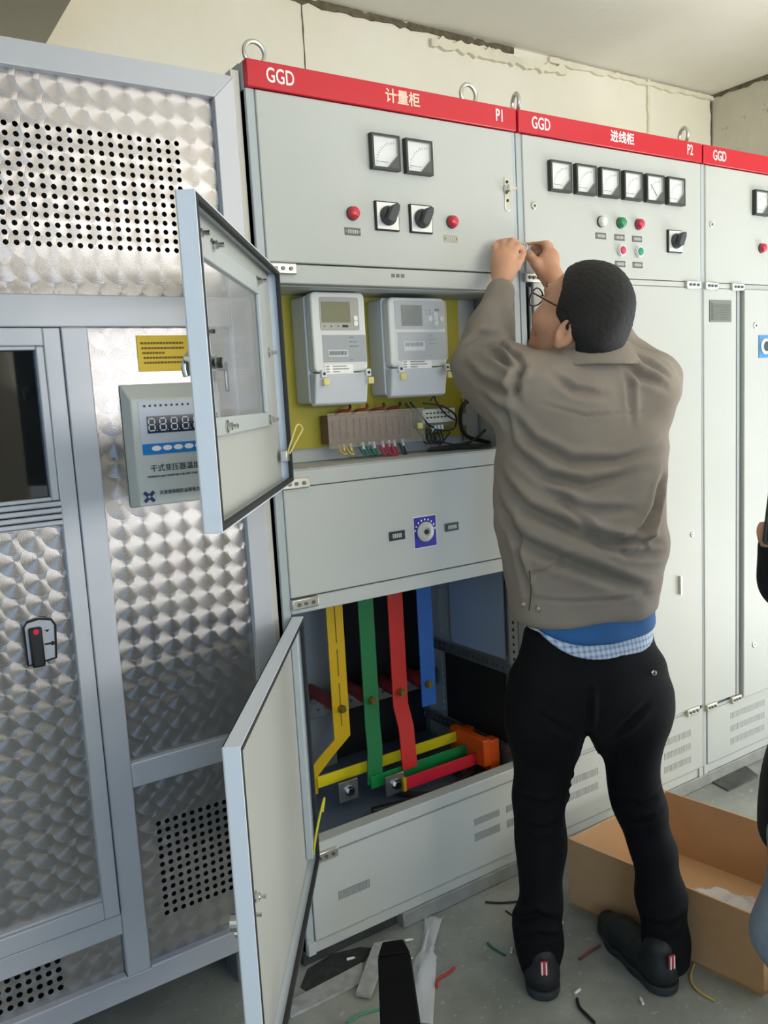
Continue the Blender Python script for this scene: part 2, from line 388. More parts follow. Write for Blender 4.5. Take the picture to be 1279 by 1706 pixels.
# front frame: mitred top rail and stiles with a sloping (chamfered) front
def chamfer_rail(poly_o, poly_i, y_o=.006, y_i=-.004, back=.03):
    """quad strip between outer edge (2 pts) and inner edge (2 pts), front sloping"""
    (a, b), (c, d) = poly_o, poly_i
    return [(a[0], back, a[1]), (b[0], back, b[1]), (d[0], back, d[1]), (c[0], back, c[1]),
            (a[0], y_o, a[1]), (b[0], y_o, b[1]), (d[0], y_i, d[1]), (c[0], y_i, c[1])]
IX0, IX1, IZ0, IZ1 = TX0+.055, -.078, .155, 2.105
obj('top_rail', MB().hexa(chamfer_rail(((TX0, TZ1), (TX1, TZ1)), ((IX0, IZ1), (IX1, IZ1)))), ALU, T, bevel=.002)
obj('bottom_rail', MB().hexa(chamfer_rail(((TX0, TZ0), (TX1, TZ0)), ((IX0, IZ0), (IX1, IZ0)))), ALU, T, bevel=.003)
obj('stile', MB().hexa(chamfer_rail(((TX1, TZ0), (TX1, TZ1)), ((IX1, IZ0), (IX1, IZ1)))), ALU, T, bevel=.002)
obj('stile', MB().hexa(chamfer_rail(((TX0, TZ0), (TX0, TZ1)), ((IX0, IZ0), (IX0, IZ1)))), ALU, T, bevel=.002)
obj('cross_rail', MB().box(IX0, IX1, -.004, .03, 1.606, 1.672), ALU, T, bevel=.003)
DR, DL = -.457, -1.245                                     # door opening right / left
for xa, xb in ((DR+.002, -.401), (DL-.054, DL-.002)):
    obj('mullion', MB().box(xa, xb, -.004, .03, IZ0, 1.606), ALU, T, bevel=.003)
obj('cross_rail', MB().box(-.401, IX1, -.003, .03, .592, .650), ALU, T, bevel=.003)
obj('cross_rail', MB().box(IX0, DL-.054, -.003, .03, .592, .650), ALU, T, bevel=.003)
obj('threshold_rail', MB().box(DL-.002, DR+.002, -.004, .03, .262, .312), ALU, T, bevel=.003)
def lip(name, x0, x1, z, par=T):
    obj(name, MB().box(x0, x1, -.006, .016, z-.0035, z+.0035), ALU, par, bevel=.002)
lip('bead', -.40, IX1, .157); lip('bead', IX0, DR, .157)
obj('upper_panel', holes_panel(MB(), IX0, IX1, 1.672, IZ1, .014, [(-1.60, -.157, 1.764, 2.0105, 70, 13, 'round', .0058)]), SWIRL, T, label='swirl-polished panel with rows of round vent holes')
obj('side_front_panel', holes_panel(MB(), -.401, IX1, .650, 1.606, .014, []), SWIRL, T)
obj('side_front_panel', holes_panel(MB(), IX0, DL-.054, .650, 1.606, .014, []), SWIRL, T)
obj('lower_vent_panel', holes_panel(MB(), -.401, IX1, IZ0, .592, .014, [(-.358, -.115, .251, .4935, 12, 12, 'round', .0062)]), SWIRL, T)
obj('lower_vent_panel', holes_panel(MB(), IX0, DL-.054, IZ0, .592, .014, [(-1.58, -1.338, .251, .4935, 12, 12, 'round', .0062)]), SWIRL, T)
obj('kick_panel', holes_panel(MB(), DL-.002, DR, IZ0, .262, .014, [(-1.12, -.585, .174, .259, 26, 4, 'round', .0066)]), SWIRL, T)
obj('filler_strip', MB().box(TX1, -.003, .022, .05, TZ0, TZ1+.02), mat('cream_filler', '#CFCBBB', .5), T)
# legs / base under the enclosure, in shade
for x in (TX0+.1, -.85, TX1-.1):
    for y in (.12, TD-.12):
        obj('foot', MB().box(x-.04, x+.04, y-.04, y+.04, FLOOR, TZ0+.003), GALV, T, bevel=.003)
# door with a window
dy = -.012
door = obj('door', MB().box(DL+.002, DL+.036, dy, .02, .316, 1.604).box(DR-.036, DR-.002, dy, .02, .316, 1.604).box(DL+.036, DR-.036, dy, .02, 1.568, 1.604).box(DL+.036, DR-.036, dy, .02, .316, .358), ALU, T, bevel=.0025)
obj('door_panel', holes_panel(MB(), DL+.036, DR-.036, .358, 1.200, .006, []), SWIRL, door)
for z in (1.203, 1.216, 1.229, 1.242):
    obj('sill_rib', MB().box(DL+.036, DR-.034, dy-.004, .015, z, z+.0105), ALU, door, bevel=.003)
for q in ((DL+.036, DL+.052, 1.254, 1.568), (DR-.052, DR-.036, 1.254, 1.568)):
    obj('glazing_bead', MB().box(q[0], q[1], dy+.002, .015, q[2], q[3]), ALU, door, bevel=.003)
for za, zb in ((1.254, 1.262), (1.560, 1.568)):
    obj('glazing_bead', MB().box(DL+.052, DR-.052, dy+.002, .015, za, zb), ALU, door, bevel=.002)
obj('window_pane', MB().box(DL+.05, DR-.05, .008, .012, 1.258, 1.566), mat('dark_tinted_glass', '#0D1013', .04, spec=.6), door)
lip('bead', DL+.04, DR-.036, .361, door)
# lock
lk = obj('door_lock', MB().prism([(-.03,-.046),(.026,-.040),(.031,.030),(.024,.043),(0,.049),(-.024,.045),(-.031,.035)], (-.559, dy+.018, .965), (1,0,0), (0,0,1), (0,-1,0), .010), mat('silver_lock_face', '#B9BCC4', .3, metal=.4), T, bevel=.002)
obj('lock_rim', MB().tube([(-.559+u, dy+.0075, .965+v) for u, v in [(-.03,-.046),(.026,-.040),(.031,.030),(.024,.043),(0,.049),(-.024,.045),(-.031,.035)]], .0026, 6, 1, True), BLACK, lk)
obj('lock_lever', MB().box(-.582, -.556, dy-.004, dy+.010, .914, .998), BLACK, lk, bevel=.004)
obj('lock_button', MB().cyl((-.569, dy-.0035, .990), (-.569, dy-.006, .990), .006, n=14), mat('red_plastic', '#C8283C', .35), lk)
obj('key_mark', MB().cyl((-.537, dy+.0085, .957), (-.537, dy+.0072, .957), .0045, n=14).box(-.553, -.540, dy+.0072, dy+.0085, .9555, .9595).prism([(-.005,.003),(.005,.003),(0,-.003)], (-.545, dy+.0085, .985), (1,0,0), (0,0,1), (0,-1,0), .0013), BLACK, lk)
# yellow notice
nt_ = obj('warning_sticker', MB().box(-.296, -.176, .0115, .0135, 1.512, 1.590), mat('yellow_sticker', '#E2BC1C', .45), T, label='yellow paper notice with five lines of small print')
INK = mat('brown_ink', '#7A5E14', .6)
for i, (a, b) in enumerate([(-.289, -.192), (-.287, -.190), (-.286, -.236), (-.284, -.182), (-.284, -.180)]):
    z = 1.573-.0105*i; mb = MB(); x = a; rnd = random.Random(i)
    while x < b:
        l = .004+.0035*rnd.random(); mb.box(x, min(x+l, b), .0108, .0115, z-.0022, z+.0022); x += l+.0013
    o = obj('print_line', mb, INK, nt_); o['kind'] = 'stuff'
# temperature controller
CBX = mat('controller_case', '#C3C6BF', .42)
tcx0, tcx1, tcz0, tcz1 = -.344, -.118, 1.218, 1.487
tcb = obj('temperature_controller', MB().hexa([(tcx0, .012, tcz0), (tcx1, .012, tcz0), (tcx1, .012, tcz1), (tcx0, .012, tcz1), (tcx0+.012, -.024, tcz0+.004), (tcx1-.012, -.024, tcz0+.004), (tcx1-.012, -.024, tcz1-.035), (tcx0+.012, -.024, tcz1-.035)]), CBX, T, bevel=.003, label='grey controller box with a four digit display and a blue key strip')
fy = -.0245
obj('face_label', MB().box(-.318, -.135, fy-.0008, fy+.001, 1.352, 1.447), mat('lavender_face', '#C4C8D2', .45), tcb)
obj('key_strip', MB().box(-.316, -.135, fy-.0016, fy+.001, 1.333, 1.356), mat('blue_print', '#1479C4', .45), tcb)
for i in range(5): obj('key', MB().prism([(.0105*math.cos(k*PI/8), .0056*math.sin(k*PI/8)) for k in range(16)], (-.292+.0245*i+.006, fy-.0014, 1.3455), (1,0,0), (0,0,1), (0,-1,0), .0012), WHITE, tcb)
ix = [on_y(239.5+9.1*i, 671, fy)[0] for i in range(13)]
for x in ix[:9]: obj('indicator_hole', MB().cyl((x, fy, 1.4375), (x, fy-.0018, 1.4375), .0028, n=10), BLACK, tcb)
obj('display', MB().box(-.302, -.140, fy-.0022, fy+.001, 1.3785, 1.415), mat('display_window', '#1E2C40', .2), tcb)
SEG = mat('display_segment', '#D8D8DA', .5)
for i in range(5):
    cx = on_y(251.5+18.8*i, 700, fy)[0]; mb = MB(); a, b_, t, y0, y1 = .0056, .0128, .0013, fy-.0032, fy-.0020; cz = 1.397
    for z in (cz-b_, cz, cz+b_): mb.box(cx-a, cx+a, y0, y1, z-t, z+t)
    for sx_ in (-1, 1):
        for sz_ in (-1, 1): mb.box(cx+sx_*(a+.001)-t, cx+sx_*(a+.001)+t, y0, y1, cz+sz_*b_/2-b_/2+.002, cz+sz_*b_/2+b_/2-.002)
    mb.box(cx+.0098, cx+.0116, y0, y1, cz-b_-.001, cz-b_+.001)
    obj('digit', mb, SEG, tcb)
text('lettering', '干式变压器温度控制器', .0165, (-.303, fy-.0006, 1.3015), mat('dark_ink', '#3A3E40', .6), tcb, 'LEFT', sx=.98)
text('lettering', 'TEMPERATURE MONITOR FOR DRY-TYPE TRANSFORMER', .0062, (-.312, fy-.0006, 1.2845), MATS['dark_ink'], tcb, 'LEFT')
text('lettering', '天津港保税区益硕电力保护', .0098, (-.288, fy-.0006, 1.248), MATS['dark_ink'], tcb, 'LEFT', sx=.95)
lg = MB()
for k in range(4):
    a = PI/4+k*PI/2; c, s = math.cos(a), math.sin(a)
    lg.prism([(.003*c-.004*s, .003*s+.004*c), (.003*c+.004*s, .003*s-.004*c), (.015*c+.0035*s, .015*s-.0035*c), (.015*c-.0035*s, .015*s+.0035*c)], (-.311, fy-.0002, 1.242), (1,0,0), (0,0,1), (0,-1,0), .0012)
obj('emblem', lg, mat('navy_ink', '#2B3560', .6), tcb)
# ------------------------------------------------------------------ switchgear cabinets P1, P2, P3
W1, W2 = .8175, .8225
X0, X1, X2, X3 = 0.0, .8175, 1.640, 2.462
CD, CH = .60, 2.2
def hinge(par, x, z, w=.075, y=-.004):
    h = obj('hinge', MB().box(x, x+w, y-.006, y+.012, z-.013, z+.013), ZINC, par, bevel=.003)
    for q in (.25, .5, .78): obj('hinge_screw', MB().cyl((x+w*q, y-.0062, z), (x+w*q, y-.0095, z), .0048, n=10), mat('dark_screw', '#6A6A64', .4, metal=.6), h)
    return h
def gauge_meshes():
    m = {}
    mb = MB()
    o, i, d = .0425, .0365, .016
    mb.add([(-o,0,-o),(o,0,-o),(o,0,o),(-o,0,o),(-o,-d,-o),(o,-d,-o),(o,-d,o),(-o,-d,o),(-i,-d,-i),(i,-d,-i),(i,-d,i),(-i,-d,i),(-i,-d+.008,-i),(i,-d+.008,-i),(i,-d+.008,i),(-i,-d+.008,i)],
           [(0,1,5,4),(1,2,6,5),(2,3,7,6),(3,0,4,7),(4,5,9,8),(5,6,10,9),(6,7,11,10),(7,4,8,11),(8,9,13,12),(9,10,14,13),(10,11,15,14),(11,8,12,15),(0,3,2,1)])
    m['gauge'] = mb.mesh('gauge', mat('gauge_bezel', '#33362F', .45), False)
    m['dial'] = MB().box(-i, i, -d+.008, -d+.0095, -i, i).mesh('dial', mat('white_dial', '#D9DBD8', .4))
    m['corner_cover'] = MB().prism([(i, -i), (i, -.004), (.004, -i)], (0, -d+.008, 0), (1,0,0), (0,0,1), (0,-1,0), .008).mesh('corner_cover', mat('gauge_corner', '#4A4C4A', .5))
    mb = MB()
    for k in range(13):
        a = PI/2+(PI/2)*k/12; c, s = math.cos(a), math.sin(a); r0, r1 = .050, .055 if k % 3 else .057
        if True: mb.hexa([(.028+r0*c-.0004*s, -d+.0078, -.028+r0*s+.0004*c), (.028+r1*c-.0004*s, -d+.0078, -.028+r1*s+.0004*c), (.028+r1*c+.0004*s, -d+.0078, -.028+r1*s-.0004*c), (.028+r0*c+.0004*s, -d+.0078, -.028+r0*s-.0004*c),
                          (.028+r0*c-.0004*s, -d+.0070, -.028+r0*s+.0004*c), (.028+r1*c-.0004*s, -d+.0070, -.028+r1*s+.0004*c), (.028+r1*c+.0004*s, -d+.0070, -.028+r1*s-.0004*c), (.028+r0*c+.0004*s, -d+.0070, -.028+r0*s-.0004*c)])
    m['scale_marks'] = mb.mesh('scale_marks', mat('dial_ink', '#3B3C3C', .6))
    m['needle'] = MB().box(-.026, .008, -d+.0058, -d+.0068, -.0235, -.0225).mesh('needle', MATS['dial_ink'])
    m['needle_mid'] = MB().hexa([(-.016,-d+.0068,.012),(-.0145,-d+.0068,.013),(.013,-d+.0068,-.019),(.011,-d+.0068,-.021),(-.016,-d+.0058,.012),(-.0145,-d+.0058,.013),(.013,-d+.0058,-.019),(.011,-d+.0058,-.021)]).mesh('needle', MATS['dial_ink'])
    m['cover_glass'] = MB().box(-i, i, -d+.0005, -d+.0015, -i, i).mesh('cover_glass', mat('gauge_cover', '#FFFFFF', .03, alpha=.12, spec=.8))
    return m
GM = gauge_meshes()
def gauge(par, x, z, mid=False):
    g = add('gauge', GM['gauge'], par, (x, 0, z))
    for k in ('dial', 'corner_cover', 'scale_marks', 'needle_mid' if mid else 'needle', 'cover_glass'):
        o = bpy.data.objects.new('needle' if k == 'needle_mid' else k, GM[k]); COL.objects.link(o); o.parent = g
        if k == 'scale_marks': o['kind'] = 'stuff'
    return g
KNOB = mat('knob_grey', '#3C3E40', .45)
SWPL = mat('switch_plate', '#D9DADA', .25, metal=.3)
def rotary(par, x, z):
    s = obj('rotary_switch', MB().box(-.036, .036, -.008, 0, -.036, .036), BLACK, par, (x, 0, z), bevel=.002)
    def sub(n, mb, m, b=0): 
        o = obj(n, mb, m, None, None, bevel=b); o.parent = s; return o
    sub('switch_plate', MB().box(-.0325, .0325, -.0096, -.0078, -.0325, .0325), SWPL)
    sub('knob_base', MB().lathe([(.024, 0), (.024, .006), (.020, .011)], (0, -.0095, 0), (0, -1, 0), 24), KNOB)
    sub('knob_handle', MB().prism([(-.020,-.014),(-.010,-.022),(.006,-.017),(.019,.010),(.021,.024),(.012,.027),(-.004,.019)], (0, -.014, 0), (1,0,0), (0,0,1), (0,-1,0), .024), KNOB, .003)
    return s
def lamp(par, x, z, col, name):
    c = obj('indicator_lamp', MB().lathe([(.017, 0), (.017, .005), (.0155, .006)], (0,0,0), (0,-1,0), 24), mat('lamp_ring', '#3A3B38', .4), par, (x, 0, z), smooth=True)
    o = obj('lamp_lens', MB().lathe([(.0150, .004), (.0150, .014), (.0125, .018), (.008, .0205), (.002, .0215)], (0,0,0), (0,-1,0), 24), mat(name, col, .25, spec=.6), None, smooth=True); o.parent = c
    return c
def button(par, x, z, col, name):
    c = obj('push_button', MB().lathe([(.0175, 0), (.0175, .006), (.016, .007), (.016, .011), (.0125, .0115), (.0125, .009)], (0,0,0), (0,-1,0), 24), mat('button_ring', '#D4D6D2', .3), par, (x, 0, z), smooth=True)
    o = obj('button_cap', MB().lathe([(.0118, .008), (.0118, .0135), (.010, .0150), (.004, .0156)], (0,0,0), (0,-1,0), 24), mat(name, col, .35), None, smooth=True); o.parent = c
    return c
def nameplate(par, x, z, m=None, w=.046, h=.0185, y=0):
    p = obj('nameplate', MB().box(-w/2, w/2, -.002, 0, -h/2, h/2), m or LBL, par, (x, y, z))
    mb = MB(); rnd = random.Random(int(x*1000)); q = -w*.30
    while q < w*.28: mb.box(q, q+.0045, -.0026, -.002, -h*.24, h*.24); q += .0062
    o = obj('engraved_print', mb, mat('engraving', '#AEB0A8', .6), None); o.parent = p; o['kind'] = 'stuff'
    for s_ in (-1, 1):
        o = obj('rivet', MB().cyl((s_*w*.42, -.002, 0), (s_*w*.42, -.0035, 0), .0018, n=8), STEEL_BOLT if m else MATS['engraving'], None); o.parent = p
    return p
def cam_lock(par, x, z, r=.011):
    c = obj('cam_lock', MB().lathe([(r, 0), (r, .003), (r*.8, .005)], (0,0,0), (0,-1,0), 20), ZINC, par, (x, 0, z), smooth=True)
    o = obj('key_socket', MB().cyl((0, -.005, 0), (0, -.0065, 0), r*.42, n=3), BLACK, None); o.parent = c
    return c
def lifting_eye(par, x, y, rz=0):
    mb = MB().tube([(x+.026*math.cos(a)*math.cos(rz), y+.026*math.cos(a)*math.sin(rz), CH+.034+.026*math.sin(a)) for a in [k*2*PI/20 for k in range(20)]], .0058, 8, 1, True)
    mb.cyl((x, y, CH-.002), (x, y, CH+.012), .012, .009, 12)
    return obj('lifting_eye', mb, ZINC, par, smooth=True)
def banner(par, xa, xb, wt, num):
    b = obj('banner', MB().box(xa+.004, xb-.002, -.006, .03, 2.1395, CH), RED, par, bevel=.0025, label='red name strip across the top')
    text('lettering', 'GGD', .046, ((xa+.088) if xa < .1 else xa+.090, -.0063, 2.1695), WHITE, b, sx=.72, bold=.0004)
    if wt: text('lettering', wt, .036, ((xa+.432) if xa < .1 else xa+.430, -.0063, 2.171), mat('pale_print', '#E9C9B4', .5) if xa < .1 else WHITE, b, sx=1.0, bold=.0006)
    if num: text('lettering', num, .045, (xa+.755, -.0063, 2.172), WHITE, b, sx=.68, bold=.0004)
    return b
def shell(par, xa, xb, inner=PAINT_IN):
    """sheet-steel carcass: two side panels, back, top, floor, four uprights"""
    e = .0015
    for x in (xa+e, xb-e-.002): obj('side_panel', MB().box(x, x+.002, .012, CD, .0, CH-.004), inner, par)
    obj('back_panel', MB().box(xa+.004, xb-.004, CD-.003, CD, 0, CH-.004), inner, par)
    obj('top_panel', MB().box(xa+.001, xb-.001, .03, CD, CH-.004, CH-.001), PAINT, par)
    for x in (xa+e, xb-e-.022):
        obj('upright', MB().box(x, x+.022, .003, .05, 0, 2.139), FRAMEG, par, bevel=.002)
        obj('upright', MB().box(x+(.003 if x < xa+.1 else -.003), x+.022+(.003 if x < xa+.1 else -.003), CD-.06, CD-.004, 0, 2.19), GALV, par)
def base_panel(par, xa, xb, slots, z1=.262):
    mb = MB(); holes_panel(mb, xa+.026, xb-.003, .034, z1, 0.0, slots, .0025)
    o = obj('base_panel', mb, PAINT, par)
    obj('panel_edge', MB().box(xa+.026, xb-.003, .0, .018, z1-.001, z1+.0005).box(xa+.026, xb-.003, 0, .018, .0335, .035).box(xa+.0255, xa+.0265, 0, .018, .034, z1).box(xb-.0035, xb-.0025, 0, .018, .034, z1), PAINT, o)
    obj('vent_backing', MB().box(xa+.03, xb-.006, .004, .008, .04, z1-.006), PAINT_IN, o)
    obj('plinth', MB().box(xa+.002, xb-.002, .004, .03, 0, .033), PAINT, par, bevel=.002)
    for x in (xa+.003, xb-.025): obj('plinth_foot', MB().box(x, x+.022, -.001, .004, 0, .034), PAINT, par, bevel=.001)
    return o
def slots(xa, xb, z0, z1, n=20): return (xa, xb, z0, z1, n, 1, 'slot', (.0013, (z1-z0)/2*.72))

# ---- P1: metering cabinet, two doors swung open
P1 = thing('switchgear_cabinet', (.41, .3, 0), 'grey metering cabinet P1 with red banner and two doors swung open', 'cabinet', 'row of switchgear cabinets')
shell(P1, X0, X1)
banner(P1, X0, X1, '计量柜', 'P1')
for x in (.052, .690): lifting_eye(P1, x, .045)
obj('upper_door', MB().box(.024, .800, -.001, .02, 1.7565, 2.1375), PAINT, P1, bevel=.003)
gauge(P1, .367, 2.034); gauge(P1, .470, 2.033)
rotary(P1, .366, 1.881); rotary(P1, .472, 1.881)
lamp(P1, .265, 1.881, '#C6303C', 'red_lens'); lamp(P1, .575, 1.881, '#C6303C', 'red_lens')
nameplate(P1, .263, 1.838); nameplate(P1, .571, 1.838, mat('pale_nameplate', '#9B978C', .4, metal=.4))
lp = obj('door_latch', MB().box(.767, .785, -.0035, 0, 1.924, 2.013), CHROME, P1, bevel=.001)
obj('latch_knob', MB().lathe([(.013, 0), (.013, .004), (.008, .009), (.008, .016)], (.776, -.003, 1.982), (0,-1,0), 18).box(.770, .797, -.020, -.014, 1.979, 1.986), CHROME, lp, smooth=True)
for z in (2.002, 1.952): obj('keyhole', MB().cyl((.776, -.003, z), (.776, -.005, z), .004, n=10), BLACK, lp)
lg1 = obj('ledge', MB().box(.024, .806, .001, .03, 1.7085, 1.7535), PAINT, P1, bevel=.003)
for x in (.379, .394, .409): obj('slot_hole', MB().box(x-.005, x+.005, -.0002, .002, 1.732, 1.741), mat('slot_dark', '#6C6F6C', .6), lg1)
obj('sill', MB().box(.024, .806, .001, .30, 1.2625, 1.2660).box(.024, .806, .001, .020, 1.2235, 1.2625), PAINT, P1, bevel=.002)
obj('middle_door', MB().box(.024, .800, -.001, .02, .9500, 1.2215), PAINT, P1, bevel=.003)
obj('ledge', MB().box(.024, .806, .001, .045, .9085, .9470), PAINT, P1, bevel=.003)
ps = obj('interlock_plate', MB().box(.403, .476, -.0025, 0, 1.0215, 1.104), mat('blue_plate', '#2A2E96', .4), P1, label='blue square plate with a white round key socket')
obj('plate_border', MB().box(.401, .478, -.0018, 0, 1.0195, 1.106), WHITE, ps)
obj('socket_ring', MB().lathe([(.027, 0), (.027, .004), (.022, .008), (.012, .008), (.011, .005)], (.439, -.002, 1.063), (0,-1,0), 28), mat('grey_dial', '#BDBCB4', .4), ps, smooth=True)
obj('socket_hole', MB().cyl((.439, -.0085, 1.063), (.439, -.0105, 1.063), .0075, n=6), BLACK, ps)
mb = MB()
for k in range(9):
    a = PI*(k+.5)/9; mb.box(.439+.0335*math.cos(a)-.002, .439+.0335*math.cos(a)+.002, -.0031, -.0024, 1.063+.0335*math.sin(a)-.0025, 1.063+.0335*math.sin(a)+.0025)
o = obj('plate_print', mb, WHITE, ps); o['kind'] = 'stuff'
NP2 = mat('dark_nameplate', '#232A33', .45)
nameplate(P1, .347, 1.0645, NP2, .050, .024, -.001); nameplate(P1, .531, 1.0640, NP2, .046, .022, -.001)
for z, x in ((1.741, .022), (1.2325, .018), (.934, .022), (.262, .03)): hinge(P1, x, z)
base_panel(P1, X0, X1, [slots(.565, .665, .165, .195, 22), slots(.690, .790, .165, .195, 22), slots(.690, .790, .115, .150, 22), slots(.10, .20, .115, .150, 22), slots(.565, .665, .115, .150, 22)])
obj('ledge', MB().box(.024, .806, .001, .045, .2635, .2985), PAINT, P1, bevel=.003)
# meter compartment
YB = .185
obj('mounting_board', MB().box(.03, .735, YB, YB+.004, 1.303, 1.706), OLIVE, P1, label='yellow board that carries the two meters')
for z in (1.31, 1.39): 
    h = obj('board_hinge', MB().cyl((.737, YB-.006, z-.022), (.737, YB-.006, z+.022), .006, n=12), STEEL_BOLT, P1)
obj('skirting_panel', MB().box(.03, .74, YB+.012, YB+.015, 1.267, 1.306), PAINT, P1)
obj('inner_partition', MB().box(.742, .805, YB+.01, YB+.014, 1.266, 1.706), PAINT_IN, P1)
obj('compartment_roof', MB().box(.026, .792, .032, YB+.05, 1.7065, 1.7085), PAINT_IN, P1)
# lower bay: galvanised frame, busbars
def punched(name, o, du, L_, wd, nn, en, par=P1):
    """galvanised strip with a row of punched holes: origin o, along du by L_, width wd along en"""
    o, du, en = map(lambda q: np.array(q, float), (o, du, en)); nr = np.cross(du, en); n = nn; mb = MB()
    p = L_/n; hw = wd/2
    for k in range(n):
        c = o+du*(k+.5)*p
        sq = [(p/2,0),(p/2,hw),(0,hw),(-p/2,hw),(-p/2,0),(-p/2,-hw),(0,-hw),(p/2,-hw)]; r = .0052
        vs = [c+du*a+en*b for a, b in sq]+[c+du*r*math.cos(q*PI/4)+en*r*math.sin(q*PI/4) for q in range(8)]+[c+du*r*math.cos(q*PI/4)+en*r*math.sin(q*PI/4)+nr*.002 for q in range(8)]
        mb.add(vs, [(q, (q+1) % 8, 8+(q+1) % 8, 8+q) for q in range(8)]+[(8+q, 8+(q+1) % 8, 16+(q+1) % 8, 16+q) for q in range(8)])
    return obj(name, mb, GALV if par is not None else GALV, par)
obj('bay_floor', MB().box(.026, .79, .02, CD-.01, .235, .240), mat('blue_grey_steel', '#66748A', .4, metal=.3), P1)
pu = punched('punched_upright', (.7915, .052, .30), (0,0,1), .605, .040, 26, (0,1,0)); pu.data.materials[0] = PAINT
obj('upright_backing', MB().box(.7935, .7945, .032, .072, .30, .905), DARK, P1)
for yy in (.40, .52): punched('punched_upright', (.775, yy, .30), (0,0,1), .60, .030, 24, (-.6,-.8,0))
obj('side_sheet', MB().box(.788, .792, .09, .36, .605, .905), mat('blue_grey_sheet', '#9DB0CE', .5), P1)
obj('side_opening_shade', MB().box(.790, .793, .10, .40, .33, .565), DARK, P1)  # dark sheet standing in for the shade in the opening towards P2
for zz in (.58, .31): 
    punched('punched_rail', (.782, .06, zz), (0,1,0), .48, .034, 20, (0,0,1))
punched('punched_rail', (.04, .43, .47), (1,0,0), .74, .05, 24, (0,0,1))
obj('cross_channel', MB().box(.04, .78, .435, .455, .440, .500), GALV, P1, bevel=.002)
obj('bay_back_sheet', MB().box(.03, .40, .50, .504, .24, .905), mat('grey_back_sheet', '#8C949A', .5), P1)
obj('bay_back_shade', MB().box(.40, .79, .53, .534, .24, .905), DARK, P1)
mb = MB()
for k in range(9): mb.box(.06, .085, .49, .496, .72+.013*k, .727+.013*k)
o = obj('vent_louvre', mb, mat('louvre_dark', '#3C4044', .6), P1); o['kind'] = 'stuff'
BC = {'yellow': mat('yellow_sleeve', '#C9A21C', .38), 'green': mat('green_sleeve', '#17703C', .38), 'red': mat('red_sleeve', '#D2201E', .38), 'blue': mat('blue_sleeve', '#2D6CC0', .38)}
BARE = mat('tinned_copper', '#9A9A94', .35, metal=.8)
REDI = mat('red_insulator', '#7E1C22', .4)
YBAR = .22
def bolt(par, x, y, z, r=.010, m=STEEL_BOLT):
    return obj('bolt', MB().cyl((x, y, z), (x, y-.006, z), r*1.25, n=16).cyl((x, y-.006, z), (x, y-.014, z), r, n=6), m, par)
def busbar(col, pts, wd, bolts, lab):
    """flat bar following pts (x,y,z) with its width along x"""
    mb = MB(); t = .005
    vs = []
    for (x, y, z) in pts: vs += [(x-wd/2, y, z), (x+wd/2, y, z), (x+wd/2, y+t, z), (x-wd/2, y+t, z)]
    fs = [(0,1,2,3)]
    for i in range(len(pts)-1):
        for k in range(4): fs.append((4*i+k, 4*i+(k+1) % 4, 4*i+4+(k+1) % 4, 4*i+4+k))
    n = 4*(len(pts)-1); fs.append((n+3, n+2, n+1, n))
    mb.add(vs, fs)
    b = obj('busbar', mb, BC[col], P1, bevel=.001, label=lab)
    for q in bolts: bolt(b, *q)
    return b
zb = .542
xs_ = {'yellow': .268, 'green': .374, 'red': .478, 'blue': .580}
by = busbar('yellow', [(.268, YBAR, .905), (.268, YBAR, .455), (.215, YBAR+.012, .405), (.165, YBAR+.02, .355), (.160, YBAR+.02, .30)], .054, [(.270, YBAR, zb)], 'yellow sleeved vertical copper bar')
for z0, z1 in ((.49, .62), (.64, .72), (.74, .86)): obj('sleeve_seam', MB().box(.2665, .2690, YBAR-.0008, YBAR, z0, z1), mat('seam_dark', '#5A4A10', .6), by)
busbar('green', [(.374, YBAR, .905), (.374, YBAR, .46), (.365, YBAR-.02, .40), (.352, YBAR-.03, .30)], .052, [(.374, YBAR, zb)], 'green sleeved vertical copper bar')
busbar('red', [(.478, YBAR, .905), (.478, YBAR, .50), (.474, YBAR-.03, .44), (.470, YBAR-.045, .315)], .054, [(.480, YBAR, zb)], 'red sleeved vertical copper bar')
busbar('blue', [(.585, YBAR, .905), (.585, YBAR, .472)], .054, [(.583, YBAR, zb)], 'blue sleeved short vertical copper bar')
for c, x in xs_.items():
    i = obj('insulator', MB().lathe([(.020, 0), (.020, .02), (.024, .03), (.024, .07), (.020, .08), (.020, .20)], (x+.01, YBAR+.006, zb), (0,1,0), 18), REDI, P1, smooth=True)
# horizontal feed bars on an orange support
def hbar(col, x0, x1, y, z0, z1, lab):
    b = obj('feed_bar', MB().box(x0, x1, y, y+.006, z0, z1), BC[col], P1, bevel=.001, label=lab); return b
BC['bright_yellow'] = mat('bright_yellow_sleeve', '#DDC91E', .38); BC['green2'] = mat('bright_green_sleeve', '#1E8A44', .38); BC['red2'] = mat('crimson_sleeve', '#D8283A', .38)
hbar('bright_yellow', .185, .70, .235, .318, .352, 'yellow sleeved horizontal feed bar, rearmost of three')
hbar('green2', .335, .70, .185, .287, .325, 'green sleeved horizontal feed bar, middle of three')
hr = hbar('red2', .425, .70, .135, .275, .313, 'red sleeved horizontal feed bar, front of three')
obj('yellow_band', MB().box(.415, .425, .1335, .1425, .273, .315), BC['yellow'], hr)
for x, y, z in ((.395, .145, .300), (.262, .19, .305)):
    s = obj('joint_plate', MB().box(x-.034, x+.030, y, y+.006, z-.030, z+.030), BARE, P1, bevel=.001)
    bolt(s, x, y, z, .012, CHROME)
ORG = mat('orange_moulding', '#E2591C', .42)
obj('busbar_support', MB().box(.695, .725, .10, .27, .275, .362).box(.725, .765, .105, .145, .25, .352).box(.725, .765, .225, .262, .25, .352), ORG, P1, bevel=.004)
